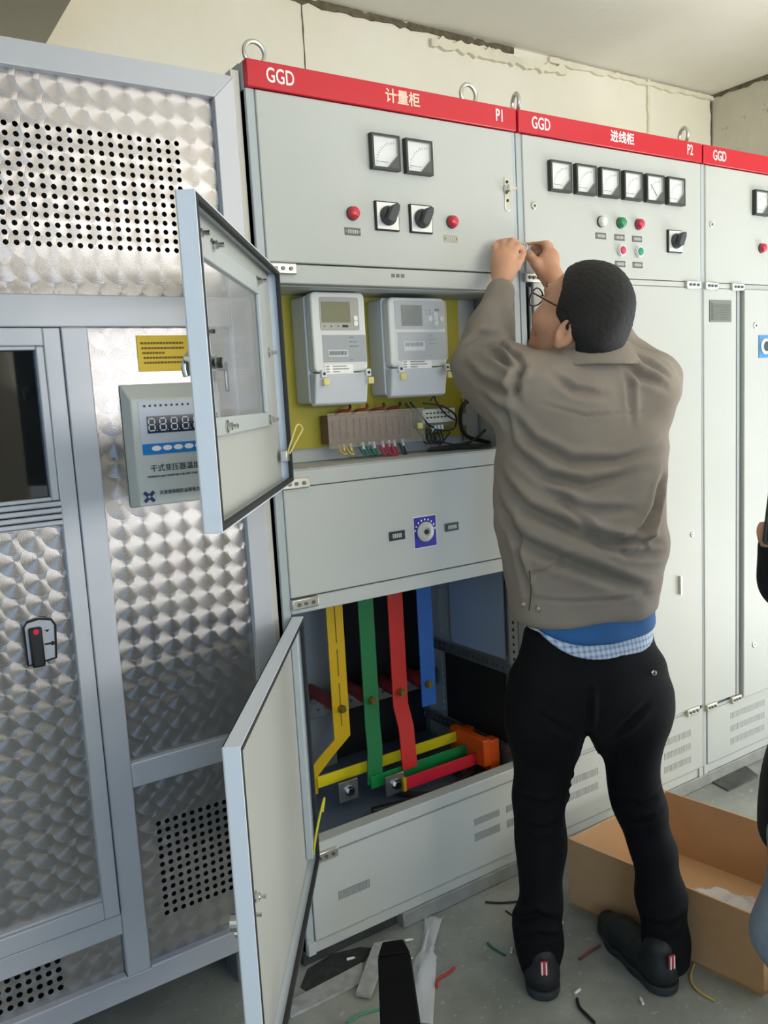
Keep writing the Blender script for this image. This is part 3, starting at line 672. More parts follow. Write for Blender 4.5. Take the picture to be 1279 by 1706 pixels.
obj('bay_cable', MB().tube([(.30+.0, .13, .252), (.42, .10, .258), (.52, .085, .262), (.62, .10, .26), (.70, .16, .255), (.72, .24, .255)], .012, 10), BLACK, P1, smooth=True)
mb = MB().tube([(.54+.11*math.cos(a), .20+.10*math.sin(a), .25) for a in [k*2*PI/24 for k in range(24)]], .010, 10, 1, True)
obj('cable_gland_ring', mb, RUBBER, P1, smooth=True)

# ---- swung-open doors of P1
TH = math.radians(-125.3); DU = np.array([math.cos(TH), math.sin(TH), 0]); DN = np.array([-math.sin(TH), math.cos(TH), 0])   # DN: inner face normal
HX = np.array([.020, -.004, 0.0])
def dbox(mb, s0, s1, n0, n1, z0, z1):
    pts = []
    for z in (z0, z1):
        for s_, n_ in ((s0, n0), (s1, n0), (s1, n1), (s0, n1)):
            q = HX+DU*s_+DN*n_; pts.append((q[0], q[1], z))
    return mb.hexa(pts)
def dpt(s_, n_, z): q = HX+DU*s_+DN*n_; return (q[0], q[1], z)
DW = .780; dt = .029
def open_door(name, z0, z1, lab, skin_holes=None):
    mb = MB()
    if skin_holes:
        a0, a1, b0, b1 = skin_holes
        for q in ((0, a0, z0, z1), (a1, DW, z0, z1), (a0, a1, z0, b0), (a0, a1, b1, z1)): dbox(mb, q[0], q[1], 0, .0018, q[2], q[3])
    else: dbox(mb, 0, DW, 0, .0018, z0, z1)
    d = obj(name, mb, PAINT, P1, label=lab)
    e = .0025
    EDGE = mat('lit_edge_tone', '#D2DAE2', .4)  # door paint lightened to stand in for light caught by the edges
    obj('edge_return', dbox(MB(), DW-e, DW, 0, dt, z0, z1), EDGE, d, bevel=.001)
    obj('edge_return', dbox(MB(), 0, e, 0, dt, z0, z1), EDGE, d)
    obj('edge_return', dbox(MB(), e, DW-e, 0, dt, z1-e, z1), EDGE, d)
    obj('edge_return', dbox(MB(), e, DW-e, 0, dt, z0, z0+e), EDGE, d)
    g = .010
    for q in ((DW-e-g, DW-e, z0+e, z1-e), (e, e+g, z0+e, z1-e), (e+g, DW-e-g, z1-e-g, z1-e), (e+g, DW-e-g, z0+e, z0+e+g)):
        obj('gasket', dbox(MB(), q[0], q[1], dt-.009, dt+.001, q[2], q[3]), RUBBER, d, bevel=.002)
    return d
def dnut(par, s_, z, n=.012):
    o = obj('stud_nut', MB().cyl(dpt(s_, n, z), dpt(s_, n+.003, z), .011, n=16).cyl(dpt(s_, n+.003, z), dpt(s_, n+.010, z), .0075, n=6).cyl(dpt(s_, n+.010, z), dpt(s_, n+.020, z), .004, n=8), CHROME, par); return o
ud = open_door('meter_door', 1.240, 1.733, 'open door with a glass window and a steel frame', (.205, .705, 1.410, 1.656))
for q in ((.13, .205, 1.380, 1.690), (.705, .755, 1.380, 1.690), (.205, .705, 1.656, 1.690), (.205, .705, 1.380, 1.410)):
    obj('window_frame', dbox(MB(), q[0], q[1], .0022, .012, q[2], q[3]), PAINT_IN, ud, bevel=.002)
obj('glass_pane', dbox(MB(), .200, .710, .0024, .0052, 1.405, 1.660), GLASSM, ud)
for q in ((.205, .216, 1.410, 1.656), (.694, .705, 1.410, 1.656)): obj('glazing_strip', dbox(MB(), q[0], q[1], .006, .014, q[2], q[3]), PAINT_IN, ud, bevel=.002)
for s_, z in ((.62, 1.684), (.215, 1.682), (.735, 1.539), (.14, 1.539), (.62, 1.394), (.19, 1.394), (.72, 1.684)): dnut(ud, s_, z)
hd = obj('latch_handle', MB().cyl(dpt(.735, .012, 1.492), dpt(.735, .030, 1.492), .013, n=18).cyl(dpt(.735, .030, 1.492), dpt(.735, .040, 1.492), .009, n=6), CHROME, ud, smooth=True)
obj('latch_cam', dbox(dbox(MB(), .655, .745, .026, .030, 1.482, 1.497), .655, .672, .026, .030, 1.450, 1.484), GALV, hd, bevel=.002)
obj('outer_handle', MB().cyl(dpt(.735, 0, 1.497), dpt(.735, -.016, 1.502), .012, .010, 18).tube([dpt(.735, -.012, 1.505), dpt(.735, -.018, 1.490), dpt(.735, -.016, 1.475)], .006, 10, 4), CHROME, ud, smooth=True)
obj('door_stay_bracket', dbox(MB(), .02, .06, .010, .026, 1.292, 1.318), ZINC, ud, bevel=.002)
obj('earth_wire', MB().tube([dpt(.045, .022, 1.30), dpt(.05, .035, 1.335), dpt(.03, .05, 1.375), dpt(.015, .06, 1.365), dpt(.03, .05, 1.345), dpt(.045, .03, 1.31)], .0022, 6), mat('pale_yellow_wire', '#D8C878', .5), ud, smooth=True)
ld = open_door('busbar_door', .268, .9065, 'open plain grey lower door with a black rubber gasket')
obj('stiffener', dbox(MB(), .03, .058, .002, .020, .30, .88), PAINT_IN, ld, bevel=.003)
dnut(ld, .70, .575, .003); dnut(ld, .655, .580, .003)
obj('outer_lock', MB().cyl(dpt(.735, 0, .585), dpt(.735, -.02, .585), .014, n=16).cyl(dpt(.735, 0, .570), dpt(.735, -.014, .570), .010, n=12), CHROME, ld)
obj('earth_wire', MB().tube([dpt(.05, .02, .31), dpt(.045, .03, .36), dpt(.02, .04, .40), dpt(-.005, .05, .43), dpt(.01, .045, .40)], .003, 6), mat('yellow_green_wire', '#C9C21E', .45), ld, smooth=True)

# ---- P2: incoming cabinet
P2 = thing('switchgear_cabinet', (1.23, .3, 0), 'grey incoming cabinet P2 with six gauges, behind the man in the jacket', 'cabinet', 'row of switchgear cabinets')
shell(P2, X1, X2)
banner(P2, X1+.002, X2, '进线柜', 'P2')
lifting_eye(P2, X1+.045, .045, 1.2); lifting_eye(P2, X2-.03, .045, 1.2)
obj('upper_door', MB().box(X1+.022, X2-.004, -.001, .02, 1.7565, 2.1375), PAINT, P2, bevel=.003)
for i in range(6): gauge(P2, .977+.1036*i, 2.033+.0004*i, i == 4)
cam_lock(P2, .877, 1.946)
lamp(P2, 1.152, 1.920, '#DADAD2', 'white_lens'); lamp(P2, 1.238, 1.922, '#1F8A52', 'green_lens'); lamp(P2, 1.322, 1.923, '#C22A42', 'crimson_lens')
button(P2, 1.239, 1.839, '#C42E52', 'red_cap'); button(P2, 1.321, 1.839, '#229066', 'green_cap')
for x in (1.151, 1.235, 1.316): nameplate(P2, x, 1.8785)
for x in (1.236, 1.317): nameplate(P2, x, 1.799)
rotary(P2, 1.495, 1.880)
obj('ledge', MB().box(X1+.022, X2-.003, .001, .03, 1.738, 1.7545), PAINT, P2, bevel=.002)
obj('lower_door', MB().box(X1+.048, X2-.004, -.001, .02, .268, 1.7365), PAINT, P2, bevel=.003)
obj('door_gap', MB().box(X1+.030, X1+.046, .006, .012, .27, 1.735), DARK, P2)
obj('lock_rod', MB().cyl((X1+.036, .003, .9), (X1+.036, .003, 1.72), .004, n=10).box(X1+.026, X1+.048, -.004, .008, 1.548, 1.572), GALV, P2)
hinge(P2, X1+.012, 1.745, .06, -.006); hinge(P2, X2-.088, 1.745)
hinge(P2, X2-.10, .262, .07); cam_lock(P2, X2-.06, .9, .009)
obj('latch_bracket', MB().box(1.505, 1.512, -.012, 0, .70, .765), ZINC, P2)
base_panel(P2, X1, X2, [slots(.95, 1.09, .165, .200), slots(.95, 1.09, .115, .150), slots(1.42, 1.57, .165, .200), slots(1.42, 1.57, .115, .150), slots(1.42, 1.57, .065, .100)], .258)
obj('ledge', MB().box(X1+.024, X2-.006, .003, .03, .2585, .2675), FRAMEG, P2)

# ---- P3: feeder cabinet, cut by the right edge of the picture
P3 = thing('switchgear_cabinet', (2.05, .3, 0), 'rightmost grey cabinet with a narrow vented side door, cut by the picture edge', 'cabinet', 'row of switchgear cabinets')
shell(P3, X2, X3)
banner(P3, X2+.002, X3, None, None)
obj('upper_door', MB().box(X2+.022, X3-.004, -.001, .02, 1.7565, 2.1375), PAINT, P3, bevel=.003)
cam_lock(P3, 1.693, 1.947)
for i in range(3): gauge(P3, 1.967+.104*i, 2.036)
lamp(P3, 1.979, 1.883, '#C22A42', 'crimson_lens')
obj('ledge', MB().box(X2+.022, X3-.003, .001, .03, 1.738, 1.7545), PAINT, P3, bevel=.002)
nd = obj('narrow_door', MB().box(X2+.010, 1.834, -.001, .02, .258, 1.7365), PAINT, P3, bevel=.003)
vg = obj('vent_grille', MB().box(1.680, 1.803, -.004, 0, 1.624, 1.698), mat('grille_grey', '#6F726C', .5), P3, bevel=.002)
for k in range(7):
    obj('grille_slat', MB().hexa([(1.690, -.004, 1.632+k*.0085), (1.793, -.004, 1.632+k*.0085), (1.793, -.004, 1.637+k*.0085), (1.690, -.004, 1.637+k*.0085), (1.690, -.009, 1.632+k*.0085), (1.793, -.009, 1.632+k*.0085), (1.793, -.0045, 1.637+k*.0085), (1.690, -.0045, 1.637+k*.0085)]), mat('slat_grey', '#8A8D86', .5), vg)
obj('centre_post', MB().box(1.843, 1.858, .002, .03, .25, 1.7365), FRAMEG, P3)
obj('door_gap', MB().box(1.834, 1.844, .008, .014, .25, 1.735), DARK, P3)
obj('main_door', MB().box(1.866, X3-.004, -.012, .02, .240, 1.7365), PAINT, P3, bevel=.003)
for z in (1.611, .435): cam_lock(P3, 1.930, z, .012).location.y -= .011
b3 = obj('interlock_plate', MB().box(1.950, 2.022, -.0145, -.011, 1.497, 1.577), mat('azure_plate', '#2F7FB8', .4), P3, label='blue square plate with a dark round socket')
obj('socket_ring', MB().lathe([(.028, 0), (.028, .004), (.022, .007)], (1.986, -.0145, 1.537), (0,-1,0), 24), WHITE, b3, smooth=True)
obj('socket_hole', MB().cyl((1.986, -.021, 1.537), (1.986, -.0235, 1.537), .018, n=20), NP2, b3)
hinge(P3, X2+.012, 1.744, .07); hinge(P3, X2+.16, 1.744, .07); hinge(P3, X2+.012, .252, .06); hinge(P3, X2+.16, .244, .06)
base_panel(P3, X2, X3, [slots(1.80, 2.02, .165, .200, 26), slots(1.80, 2.02, .115, .150, 26), slots(1.80, 2.02, .065, .100, 26)], .238)
obj('ledge', MB().box(X2+.024, X3-.006, .003, .03, .2385, .2475), FRAMEG, P3)

# base channel the row of cabinets stands on
tag(obj('base_channel', MB().box(.30, X3+.05, -.002, CD+.01, FLOOR, -.0005), mat('dusty_channel', '#8A8B86', .7, noise=.2, nscale=14), None, bevel=.004), 'dusty grey steel base channel under the row of cabinets', 'channel')
tag(obj('trench_kerb', MB().box(.001, .298, .03, CD, FLOOR, -.001), mat('dark_kerb', '#3B3C3B', .85, noise=.3, nscale=20), None, bevel=.004), 'dark dirty kerb under the left corner of cabinet P1', 'kerb')
# ------------------------------------------------------------------ energy meters and wiring inside P1
GREYL = mat('meter_label_grey', '#9EA2A4', .4)
BEZEL = mat('meter_bezel', '#A8A49C', .4)
LCD = mat('lcd_glass', '#77785E', .15)
def rrect(x0, x1, z0, z1, r, n=5, top_arc=0.0):
    pts = []
    for cx, cz, a0 in ((x1-r, z1-r, 0), (x0+r, z1-r, PI/2), (x0+r, z0+r, PI), (x1-r, z0+r, 1.5*PI)):
        for k in range(n+1): a = a0+PI/2*k/n; pts.append([cx+r*math.cos(a), cz+r*math.sin(a)])
    if top_arc:
        for q in pts:
            if q[1] > z1-r*1.01:
                m_ = (x0+x1)/2; q[1] -= top_arc*((q[0]-m_)/((x1-x0)/2))**2
    return pts
def meter(name_lab, x0, x1, z0, z1, yf, arch, seal_mat):
    t = thing('energy_meter', ((x0+x1)/2, YB, z0), name_lab, 'meter', 'energy meters on the yellow board')
    o3 = lambda y: ((0, y, 0), (1,0,0), (0,0,1), (0,-1,0))
    zs = z0+(z1-z0)*.30
    obj('rear_case', MB().prism(rrect(x0-.002, x1+.002, z0+.008, z1-.006, .010), *o3(YB-.0005), YB-yf-.030), METERW, t, bevel=.002)
    obj('front_case', MB().prism(rrect(x0+.003, x1-.003, zs, z1, .014, 6, arch), *o3(yf+.030), .030), METERL, t, bevel=.005, seg=3)
    tcv = obj('terminal_cover', MB().hexa([(x0+.002, yf+.030, z0), (x1-.002, yf+.030, z0), (x1-.002, yf+.030, zs-.001), (x0+.002, yf+.030, zs-.001), (x0+.004, yf+.012, z0+.006), (x1-.004, yf+.012, z0+.006), (x1-.004, yf-.002, zs-.003), (x0+.004, yf-.002, zs-.003)]), METERW, t, bevel=.004, seg=3)
    w_, h_ = x1-x0, z1-z0; X = lambda u: x0+u*w_; Z = lambda v: z0+v*h_
    y = yf
    if not arch:
        bz = obj('display_bezel', MB().prism(rrect(X(.16), X(.86), Z(.665), Z(.955), .006), *o3(y+.001), .002), BEZEL, t)
        obj('lcd', MB().box(X(.19), X(.70), y-.002, y-.0005, Z(.735), Z(.915)), LCD, bz)
        for k in range(3): obj('led', MB().cyl((X(.23+.12*k), y-.001, Z(.702)), (X(.23+.12*k), y-.0022, Z(.702)), .0018, n=8), NP2, bz)
        obj('port', MB().box(X(.55), X(.65), y-.0025, y-.0005, Z(.692), Z(.712)), BLACK, bz)
        for v in (.705, .752): obj('key', MB().prism(rrect(X(.755), X(.825), Z(v), Z(v+.042), .004), *o3(y-.0005), .003), WHITE, bz)
        pl = obj('rating_plate', MB().box(X(.18), X(.97), y-.001, y+.001, Z(.385), Z(.625)), GREYL, t)
        obj('barcode_label', MB().box(X(.27), X(.62), y-.0016, y-.0008, Z(.435), Z(.495)), mat('label_white', '#C9CBCB', .5), pl)
        mb = MB()
        for k in range(14): mb.box(X(.29+.0225*k), X(.29+.0225*k+.010), y-.0021, y-.0016, Z(.447), Z(.484))
    else:
        bz = obj('display_bezel', MB().prism(rrect(X(.12), X(.96), Z(.665), Z(.945), .005), *o3(y+.001), .002), GREYL, t)
        obj('lcd', MB().box(X(.22), X(.57), y-.002, y-.0005, Z(.70), Z(.90)), mat('dark_lcd', '#3A4238', .12), bz)
        for u, v in ((.64, .85), (.70, .85), (.64, .82), (.70, .82)): obj('led', MB().cyl((X(u), y-.001, Z(v)), (X(u), y-.0022, Z(v)), .0018, n=8), NP2, bz)
        obj('port', MB().box(X(.80), X(.87), y-.0025, y-.0005, Z(.845), Z(.868)), BLACK, bz)
        for u, v in ((.71, .77), (.91, .77), (.81, .81), (.81, .73), (.81, .77)): obj('key', MB().cyl((X(u), y-.0005, Z(v)), (X(u), y-.003, Z(v)), .0075, n=14), METERL, bz)
        pl = obj('rating_plate', MB().box(X(.14), X(.98), y-.001, y+.001, Z(.365), Z(.640)), GREYL, t)
        obj('barcode_label', MB().box(X(.24), X(.60), y-.0016, y-.0008, Z(.46), Z(.55)), mat('label_white', '#C9CBCB', .5), pl)
        mb = MB()
        for k in range(14): mb.box(X(.26+.0225*k), X(.26+.0225*k+.010), y-.0021, y-.0016, Z(.50), Z(.54))
        obj('clear_cover', MB().prism(rrect(X(.10), X(.985), Z(.36), Z(.95), .008), *o3(y-.005), .002), mat('clear_plastic_cover', '#FFFFFF', .04, alpha=.13, spec=.8), t)
    o = obj('barcode', mb, NP2, pl); o['kind'] = 'stuff'
    mb = MB()
    for v in (.40, .52, .56, .60):
        mb.box(X(.66), X(.66+.22*(.6+.4*math.sin(v*90))), y-.0016, y-.001, Z(v), Z(v)+.0025)
    o = obj('plate_print', mb, mat('plate_ink', '#7A7E80', .6), pl); o['kind'] = 'stuff'
    st = obj('paper_sticker', MB().box(X(.19), X(.70), y-.0014, y+.001, Z(.285), Z(.365)), WHITE, t)
    for k in range(3):
        o = obj('print_line', MB().box(X(.21), X(.27), y-.002, y-.0014, Z(.35-.024*k)-.0016, Z(.35-.024*k)+.0016).box(X(.33), X((.58, .62, .45)[k]), y-.002, y-.0014, Z(.35-.024*k)-.0014, Z(.35-.024*k)+.0014), mat('grey_ink', '#8E9092', .6), st)
    for u in (.15, .96):
        e = obj('sealing_screw', MB().box(X(u)-.008, X(u)+.008, y-.008, y+.004, zs-.014, zs+.006), METERL, t, bevel=.002)
        obj('screw_slot', MB().cyl((X(u), y-.008, zs-.004), (X(u), y-.0095, zs-.004), .004, n=10), NP2, e)
        obj('seal', MB().box(X(u)-.006, X(u)+.012, y-.014, y-.009, zs-.034, zs-.016), mat('cream_seal', '#D9CC7E', .45), e, bevel=.002)
    return t
YF = .085
def mpt(u, v): q = on_y(u, v, YF); return q[0], q[2]
m1x0 = mpt(524, 600)[0]-.004; m1x1 = mpt(614, 600)[0]
meter('grey energy meter with a large display, leftmost of the two on the yellow board', m1x0, m1x1, mpt(560, 676)[1], 1.7035, YF, 0, None)
m2x0 = mpt(652, 600)[0]-.004; m2x1 = mpt(746, 600)[0]
meter('grey energy meter with a rounded top and clear cover, beside the man\'s elbow', m2x0, m2x1, mpt(690, 662)[1], 1.7015, YF, .010, None)
# joint test terminal block under a clear cover
tb = thing('terminal_block', (.37, YB, 1.305), 'brown test terminal block under a clear cover, below the two meters', 'terminal block')
BRN = mat('brown_bakelite', '#7A5A48', .5, noise=.15, nscale=60)
obj('base', MB().box(.240, .510, YB-.045, YB-.0005, 1.312, 1.388), BRN, tb, bevel=.002)
rnd = random.Random(3)
for i in range(12):
    x = .252+.0214*i
    obj('terminal_link', MB().box(x, x+.013, YB-.052, YB-.045, 1.324, 1.376), BRN, tb, bevel=.0015)
    s = obj('terminal_screw', MB().cyl((x+.0065, YB-.052, 1.364-.012*(i % 3)), (x+.0065, YB-.056, 1.364-.012*(i % 3)), .0045, n=10), STEEL_BOLT, tb)
obj('clear_cover', MB().box(.228, .545, YB-.066, YB-.064, 1.300, 1.394), mat('hazy_cover', '#CDC2B4', .08, alpha=.20), tb)
obj('cover_seal', MB().box(.515, .532, YB-.074, YB-.066, 1.335, 1.352), MATS['cream_seal'], tb, bevel=.002)
def wire(name, pts, r, m, label, cat='wire', group=None, sm=6):
    return tag(obj(name, MB().tube(pts, r, 8, sm), m, None, smooth=True), label, cat, group)
WC = {'yellow': mat('yellow_wire', '#C9A84A', .45), 'green': mat('green_wire', '#1F6A58', .45), 'red': mat('red_wire', '#B3283E', .45), 'black': mat('black_wire', '#1C1D1F', .45)}
FER = mat('white_ferrule', '#D8DADA', .5)
y0 = YB-.055
GR = 'looped wires under the terminal block'
for i, (px, c, lab) in enumerate([(568, 'yellow', 'first'), (580, 'yellow', 'second'), (601, 'green', 'first'), (612, 'green', 'second'), (619, 'green', 'third'), (634, 'red', 'first'), (645, 'red', 'second'), (653, 'red', 'third'), (667, 'black', 'only')]):
    x = on_y(px, 740, y0)[0]; zlow = on_y(px, 762, y0-.02)[2]+.004
    l_ = {'yellow': 'yellow looped wire at the left end of the terminal block, %s from the left', 'green': 'green looped wire below the terminal block, %s from the left', 'red': 'red looped wire below the terminal block, %s from the left', 'black': 'black looped wire at the right end below the terminal block, the %s one'}[c] % lab
    t = thing('looped_wire', (x, y0, zlow), l_, 'wire', GR)
    obj('core', MB().tube([(x-.007, y0, 1.308), (x-.008, y0-.01, 1.292), (x-.004, y0-.02, zlow+.004), (x+.005, y0-.018, zlow+.004), (x+.007, y0-.004, 1.290), (x+.006, y0, 1.306)], .0028, 8), WC[c], t, smooth=True)
    obj('ferrule', MB().cyl((x+.0062, y0, 1.310), (x+.0072, y0-.003, 1.291), .0040, n=10), FER if c != 'yellow' else MATS['cream_seal'], t)
# red wire bunch and meter leads above the block
for k in range(4):
    wire('meter_lead', [(.27+.055*k, YB-.03, 1.389), (.28+.055*k, YB-.045, 1.398), (.305+.055*k, YB-.05, 1.400), (.315+.055*k, YB-.04, 1.412)], .004, mat('dark_red_wire', '#6E1A1C', .45), 'dark red wire above the brown terminal block, %s from the left' % ('first', 'second', 'third', 'fourth')[k], 'wire', 'dark red wires above the terminal block')
# communication terminal box
cb = thing('junction_box', (.60, YB, 1.33), 'small cream junction box with a printed face, right of the terminal block', 'junction box')
obj('box_body', MB().box(.545, .665, YB-.040, YB-.0005, 1.335, 1.392), mat('olive_box', '#8C8C72', .5), cb, bevel=.002)
obj('front_plate', MB().box(.550, .668, YB-.050, YB-.040, 1.348, 1.388), mat('cream_plate', '#CFCDB8', .45), cb, bevel=.001)
for r_ in range(2):
    for i in range(7): obj('terminal_mark', MB().box(.562+.013*i, .569+.013*i, YB-.0515, YB-.050, 1.362+.012*r_, 1.366+.012*r_), NP2, cb)
for i in range(4): obj('ferrule', MB().cyl((.580+.012*i, YB-.050, 1.340), (.580+.012*i, YB-.056, 1.322), .0042, n=10), FER, cb)
BW = WC['black']
GB = 'black control wires around the junction box'
def bw(pix, r, lab, y=None, g=GB, name='control_wire'):
    pts = [on_y(u, v, (YB-.06) if y is None else y) for u, v in pix]
    return wire(name, pts, r, BW, lab, 'wire', g)
bw([(675, 672), (690, 690), (705, 712), (712, 730)], .003, 'black wire running down from the clear-covered meter, leftmost')
bw([(683, 670), (700, 690), (712, 706), (722, 712)], .003, 'black wire running down from the clear-covered meter to the junction box, second')
bw([(705, 672), (735, 676), (757, 690), (760, 705), (752, 716), (725, 716)], .003, 'black wire looped over the top of the junction box')
bw([(717, 668), (723, 660), (727, 670), (742, 690), (758, 700)], .0022, 'thin black wire curling over the printed face of the junction box')
for i, px in enumerate((712, 719, 726, 731)):
    bw([(px, 716), (px-8, 728), (px-2, 739), (px+7, 733), (px+3, 718)], .0024, 'black wire loop below the junction box, %s from the left' % ('first', 'second', 'third', 'fourth')[i])
bw([(692, 712), (705, 730), (730, 735), (762, 742)], .0022, 'thin black wire running right along the sill')
bw([(750, 720), (738, 735), (728, 747)], .0022, 'thin black wire dropping to the cable bundle')
bw([(800, 668), (780, 668), (768, 682), (768, 710), (780, 728), (815, 737)], .006, 'thick black cable curving down at the right of the meter compartment', YB-.05, None, 'power_cable')
bw([(808, 716), (790, 732), (765, 742), (740, 746)], .004, 'black cable with a plug end lying on the sill', YB-.07, None, 'plug_cable')
bun = thing('cable_bundle', tuple(on_z(760, 748, 1.268)), 'folded bundle of black cable lying on the sill', 'cable')
for k in range(4):
    zz = 1.272+.005*(k % 2); a = on_z(712+k*2, 750-k, zz); b = on_z(818, 744-k, zz); c = (a*.5+b*.5)+np.array([0, 0, .002*k]); 
    obj('strand', MB().tube([a, a*.8+b*.2+np.array([0, .008*(k-1.5), 0]), c, b*.85+a*.15+np.array([0, .01*(k-1.5), 0]), b], .0042, 8), BW, bun, smooth=True)
wire('power_cable', [tuple(on_z(476, 765, 1.275)), tuple(on_z(520, 757, 1.278)), tuple(on_z(575, 748, 1.278))], .007, BW, 'thick black cable lying at the left end of the sill', 'cable', None)
# ------------------------------------------------------------------ implicit-surface modeller for people
class Field:
    def __init__(s, lo, hi, h):
        s.lo = np.array(lo, float); s.h = h; s.n = np.ceil((np.array(hi, float)-s.lo)/h).astype(int)+1
        s.F = np.full(s.n, 1.0, np.float32)
    def sub(s, lo, hi, m):
        a = np.maximum(np.floor((np.array(lo)-m-s.lo)/s.h).astype(int), 0); b = np.minimum(np.ceil((np.array(hi)+m-s.lo)/s.h).astype(int)+1, s.n)
        if (b <= a).any(): return None
        ax = [(s.lo[i]+np.arange(a[i], b[i])*s.h).astype(np.float32) for i in range(3)]
        return (slice(a[0], b[0]), slice(a[1], b[1]), slice(a[2], b[2])), np.meshgrid(*ax, indexing='ij')
    def put(s, lo, hi, fn, k=0.02, cut=False):
        r = s.sub(lo, hi, 0.03+k)
        if r is None: return
        sl, (X, Y, Z) = r; d = fn(X, Y, Z).astype(np.float32); F = s.F[sl]
        if cut: s.F[sl] = np.maximum(F, -d); return
        if k <= 0: s.F[sl] = np.minimum(F, d); return
        t = np.clip(.5+.5*(F-d)/k, 0, 1); s.F[sl] = F*(1-t)+d*t-k*t*(1-t)
    def cone(s, a, b, ra, rb, k=0.02, cut=False):
        a, b = np.array(a, float), np.array(b, float); R_ = max(ra, rb)
        def fn(X, Y, Z):
            ab = b-a; L2 = float(ab@ab)+1e-12
            t = np.clip(((X-a[0])*ab[0]+(Y-a[1])*ab[1]+(Z-a[2])*ab[2])/L2, 0, 1)
            return np.sqrt((X-a[0]-t*ab[0])**2+(Y-a[1]-t*ab[1])**2+(Z-a[2]-t*ab[2])**2)-(ra+(rb-ra)*t)
        s.put(np.minimum(a, b)-R_, np.maximum(a, b)+R_, fn, k, cut)
    def chain(s, pts, rs, k=0.015):
        for i in range(len(pts)-1): s.cone(pts[i], pts[i+1], rs[i], rs[i+1], k)
    def ell(s, c, ax, rad, k=0.02, cut=False):
        """ellipsoid: centre, 3 axes (rows), radii"""
        c = np.array(c, float); A = np.array(ax, float); rad = np.array(rad, float); R_ = rad.max()
        def fn(X, Y, Z):
            q = [((X-c[0])*A[i][0]+(Y-c[1])*A[i][1]+(Z-c[2])*A[i][2])/rad[i] for i in range(3)]
            n = np.sqrt(q[0]**2+q[1]**2+q[2]**2)+1e-6
            g = np.sqrt((q[0]/rad[0])**2+(q[1]/rad[1])**2+(q[2]/rad[2])**2)+1e-6
            return n*(n-1)/g
        s.put(c-R_, c+R_, fn, k, cut)
    def loft(s, rows, rot, k=0.02, p=2.3, rnd=0.012):
        """rows: (z, cx, cy, a, b); elliptic sections turned by rot about z"""
        rows = np.array(sorted(rows, key=lambda q: q[0]), float); z = rows[:, 0]; c_, s_ = math.cos(rot), math.sin(rot); R_ = rows[:, 3:].max()
        lo = (rows[:, 1].min()-R_, rows[:, 2].min()-R_, z[0]); hi = (rows[:, 1].max()+R_, rows[:, 2].max()+R_, z[-1])
        zz = np.linspace(z[0], z[-1], 200); kern = np.ones(15)/15
        sm = []
        for i in range(1, 5):
            v = np.interp(zz, z, rows[:, i]); v = np.convolve(np.pad(v, 7, mode='edge'), kern, 'valid'); sm.append(v)
        def fn(X, Y, Z):
            zc = Z[0, 0, :]; cx, cy, a, b = [np.interp(zc, zz, q)[None, None, :].astype(np.float32) for q in sm]
            u = (X-cx)*c_+(Y-cy)*s_; v = -(X-cx)*s_+(Y-cy)*c_
            n = (np.abs(u/a)**p+np.abs(v/b)**p)**(1/p)
            d = (n-1)*np.minimum(a, b); e = np.maximum(z[0]-Z, Z-z[-1])
            q0, q1 = np.maximum(d+rnd, 0), np.maximum(e+rnd, 0)
            return np.minimum(np.maximum(d+rnd, e+rnd), 0)+np.sqrt(q0*q0+q1*q1)-rnd
        s.put(lo, hi, fn, k)
    def surf(s):
        F = s.F; ins = F < 0; nx, ny, nz = F.shape
        c8 = [(i, j, k) for i in (0, 1) for j in (0, 1) for k in (0, 1)]
        cnt = np.zeros((nx-1, ny-1, nz-1), np.int8)
        for i, j, k in c8: cnt += ins[i:nx-1+i, j:ny-1+j, k:nz-1+k]
        act = (cnt > 0) & (cnt < 8); I, J, K = np.nonzero(act); n = len(I)
        idx = np.full(act.shape, -1, np.int32); idx[I, J, K] = np.arange(n)
        acc = np.zeros((n, 3)); num = np.zeros(n)
        for a in c8:
            for ax in range(3):
                if a[ax]: continue
                b = list(a); b[ax] = 1
                fa = F[I+a[0], J+a[1], K+a[2]]; fb = F[I+b[0], J+b[1], K+b[2]]
                m = (fa < 0) != (fb < 0)
                t = np.where(m, fa/(fa-fb+1e-20), 0)
                p = np.tile(np.array(a, float), (n, 1)); p[:, ax] = t
                acc[m] += p[m]; num += m
        V = (np.stack([I, J, K], 1)+acc/num[:, None])*s.h+s.lo
        Q = []
        for ax in range(3):
            sh = list(F.shape); A = [slice(1, sh[i]-1) for i in range(3)]; B = list(A); A[ax] = slice(0, sh[ax]-1); B[ax] = slice(1, sh[ax])
            sa, sb = ins[tuple(A)], ins[tuple(B)]; I_, J_, K_ = np.nonzero(sa != sb); fl = sa[I_, J_, K_]
            base = [I_+(0 if ax == 0 else 1), J_+(0 if ax == 1 else 1), K_+(0 if ax == 2 else 1)]
            o1, o2 = [(1, 2), (2, 0), (0, 1)][ax]
            def g(d1, d2):
                q = [base[0].copy(), base[1].copy(), base[2].copy()]; q[o1] = q[o1]-d1; q[o2] = q[o2]-d2; return idx[q[0], q[1], q[2]]
            quad = np.stack([g(1, 1), g(0, 1), g(0, 0), g(1, 0)], 1)
            quad[~fl] = quad[~fl][:, ::-1]; Q.append(quad)
        Q = np.concatenate(Q); Q = Q[(Q >= 0).all(1)]
        return V, Q
def vnormals(V, Q):
    n = np.cross(V[Q[:, 2]]-V[Q[:, 0]], V[Q[:, 3]]-V[Q[:, 1]]); N = np.zeros_like(V)
    for i in range(4): np.add.at(N, Q[:, i], n)
    return N/(np.linalg.norm(N, axis=1)[:, None]+1e-12)
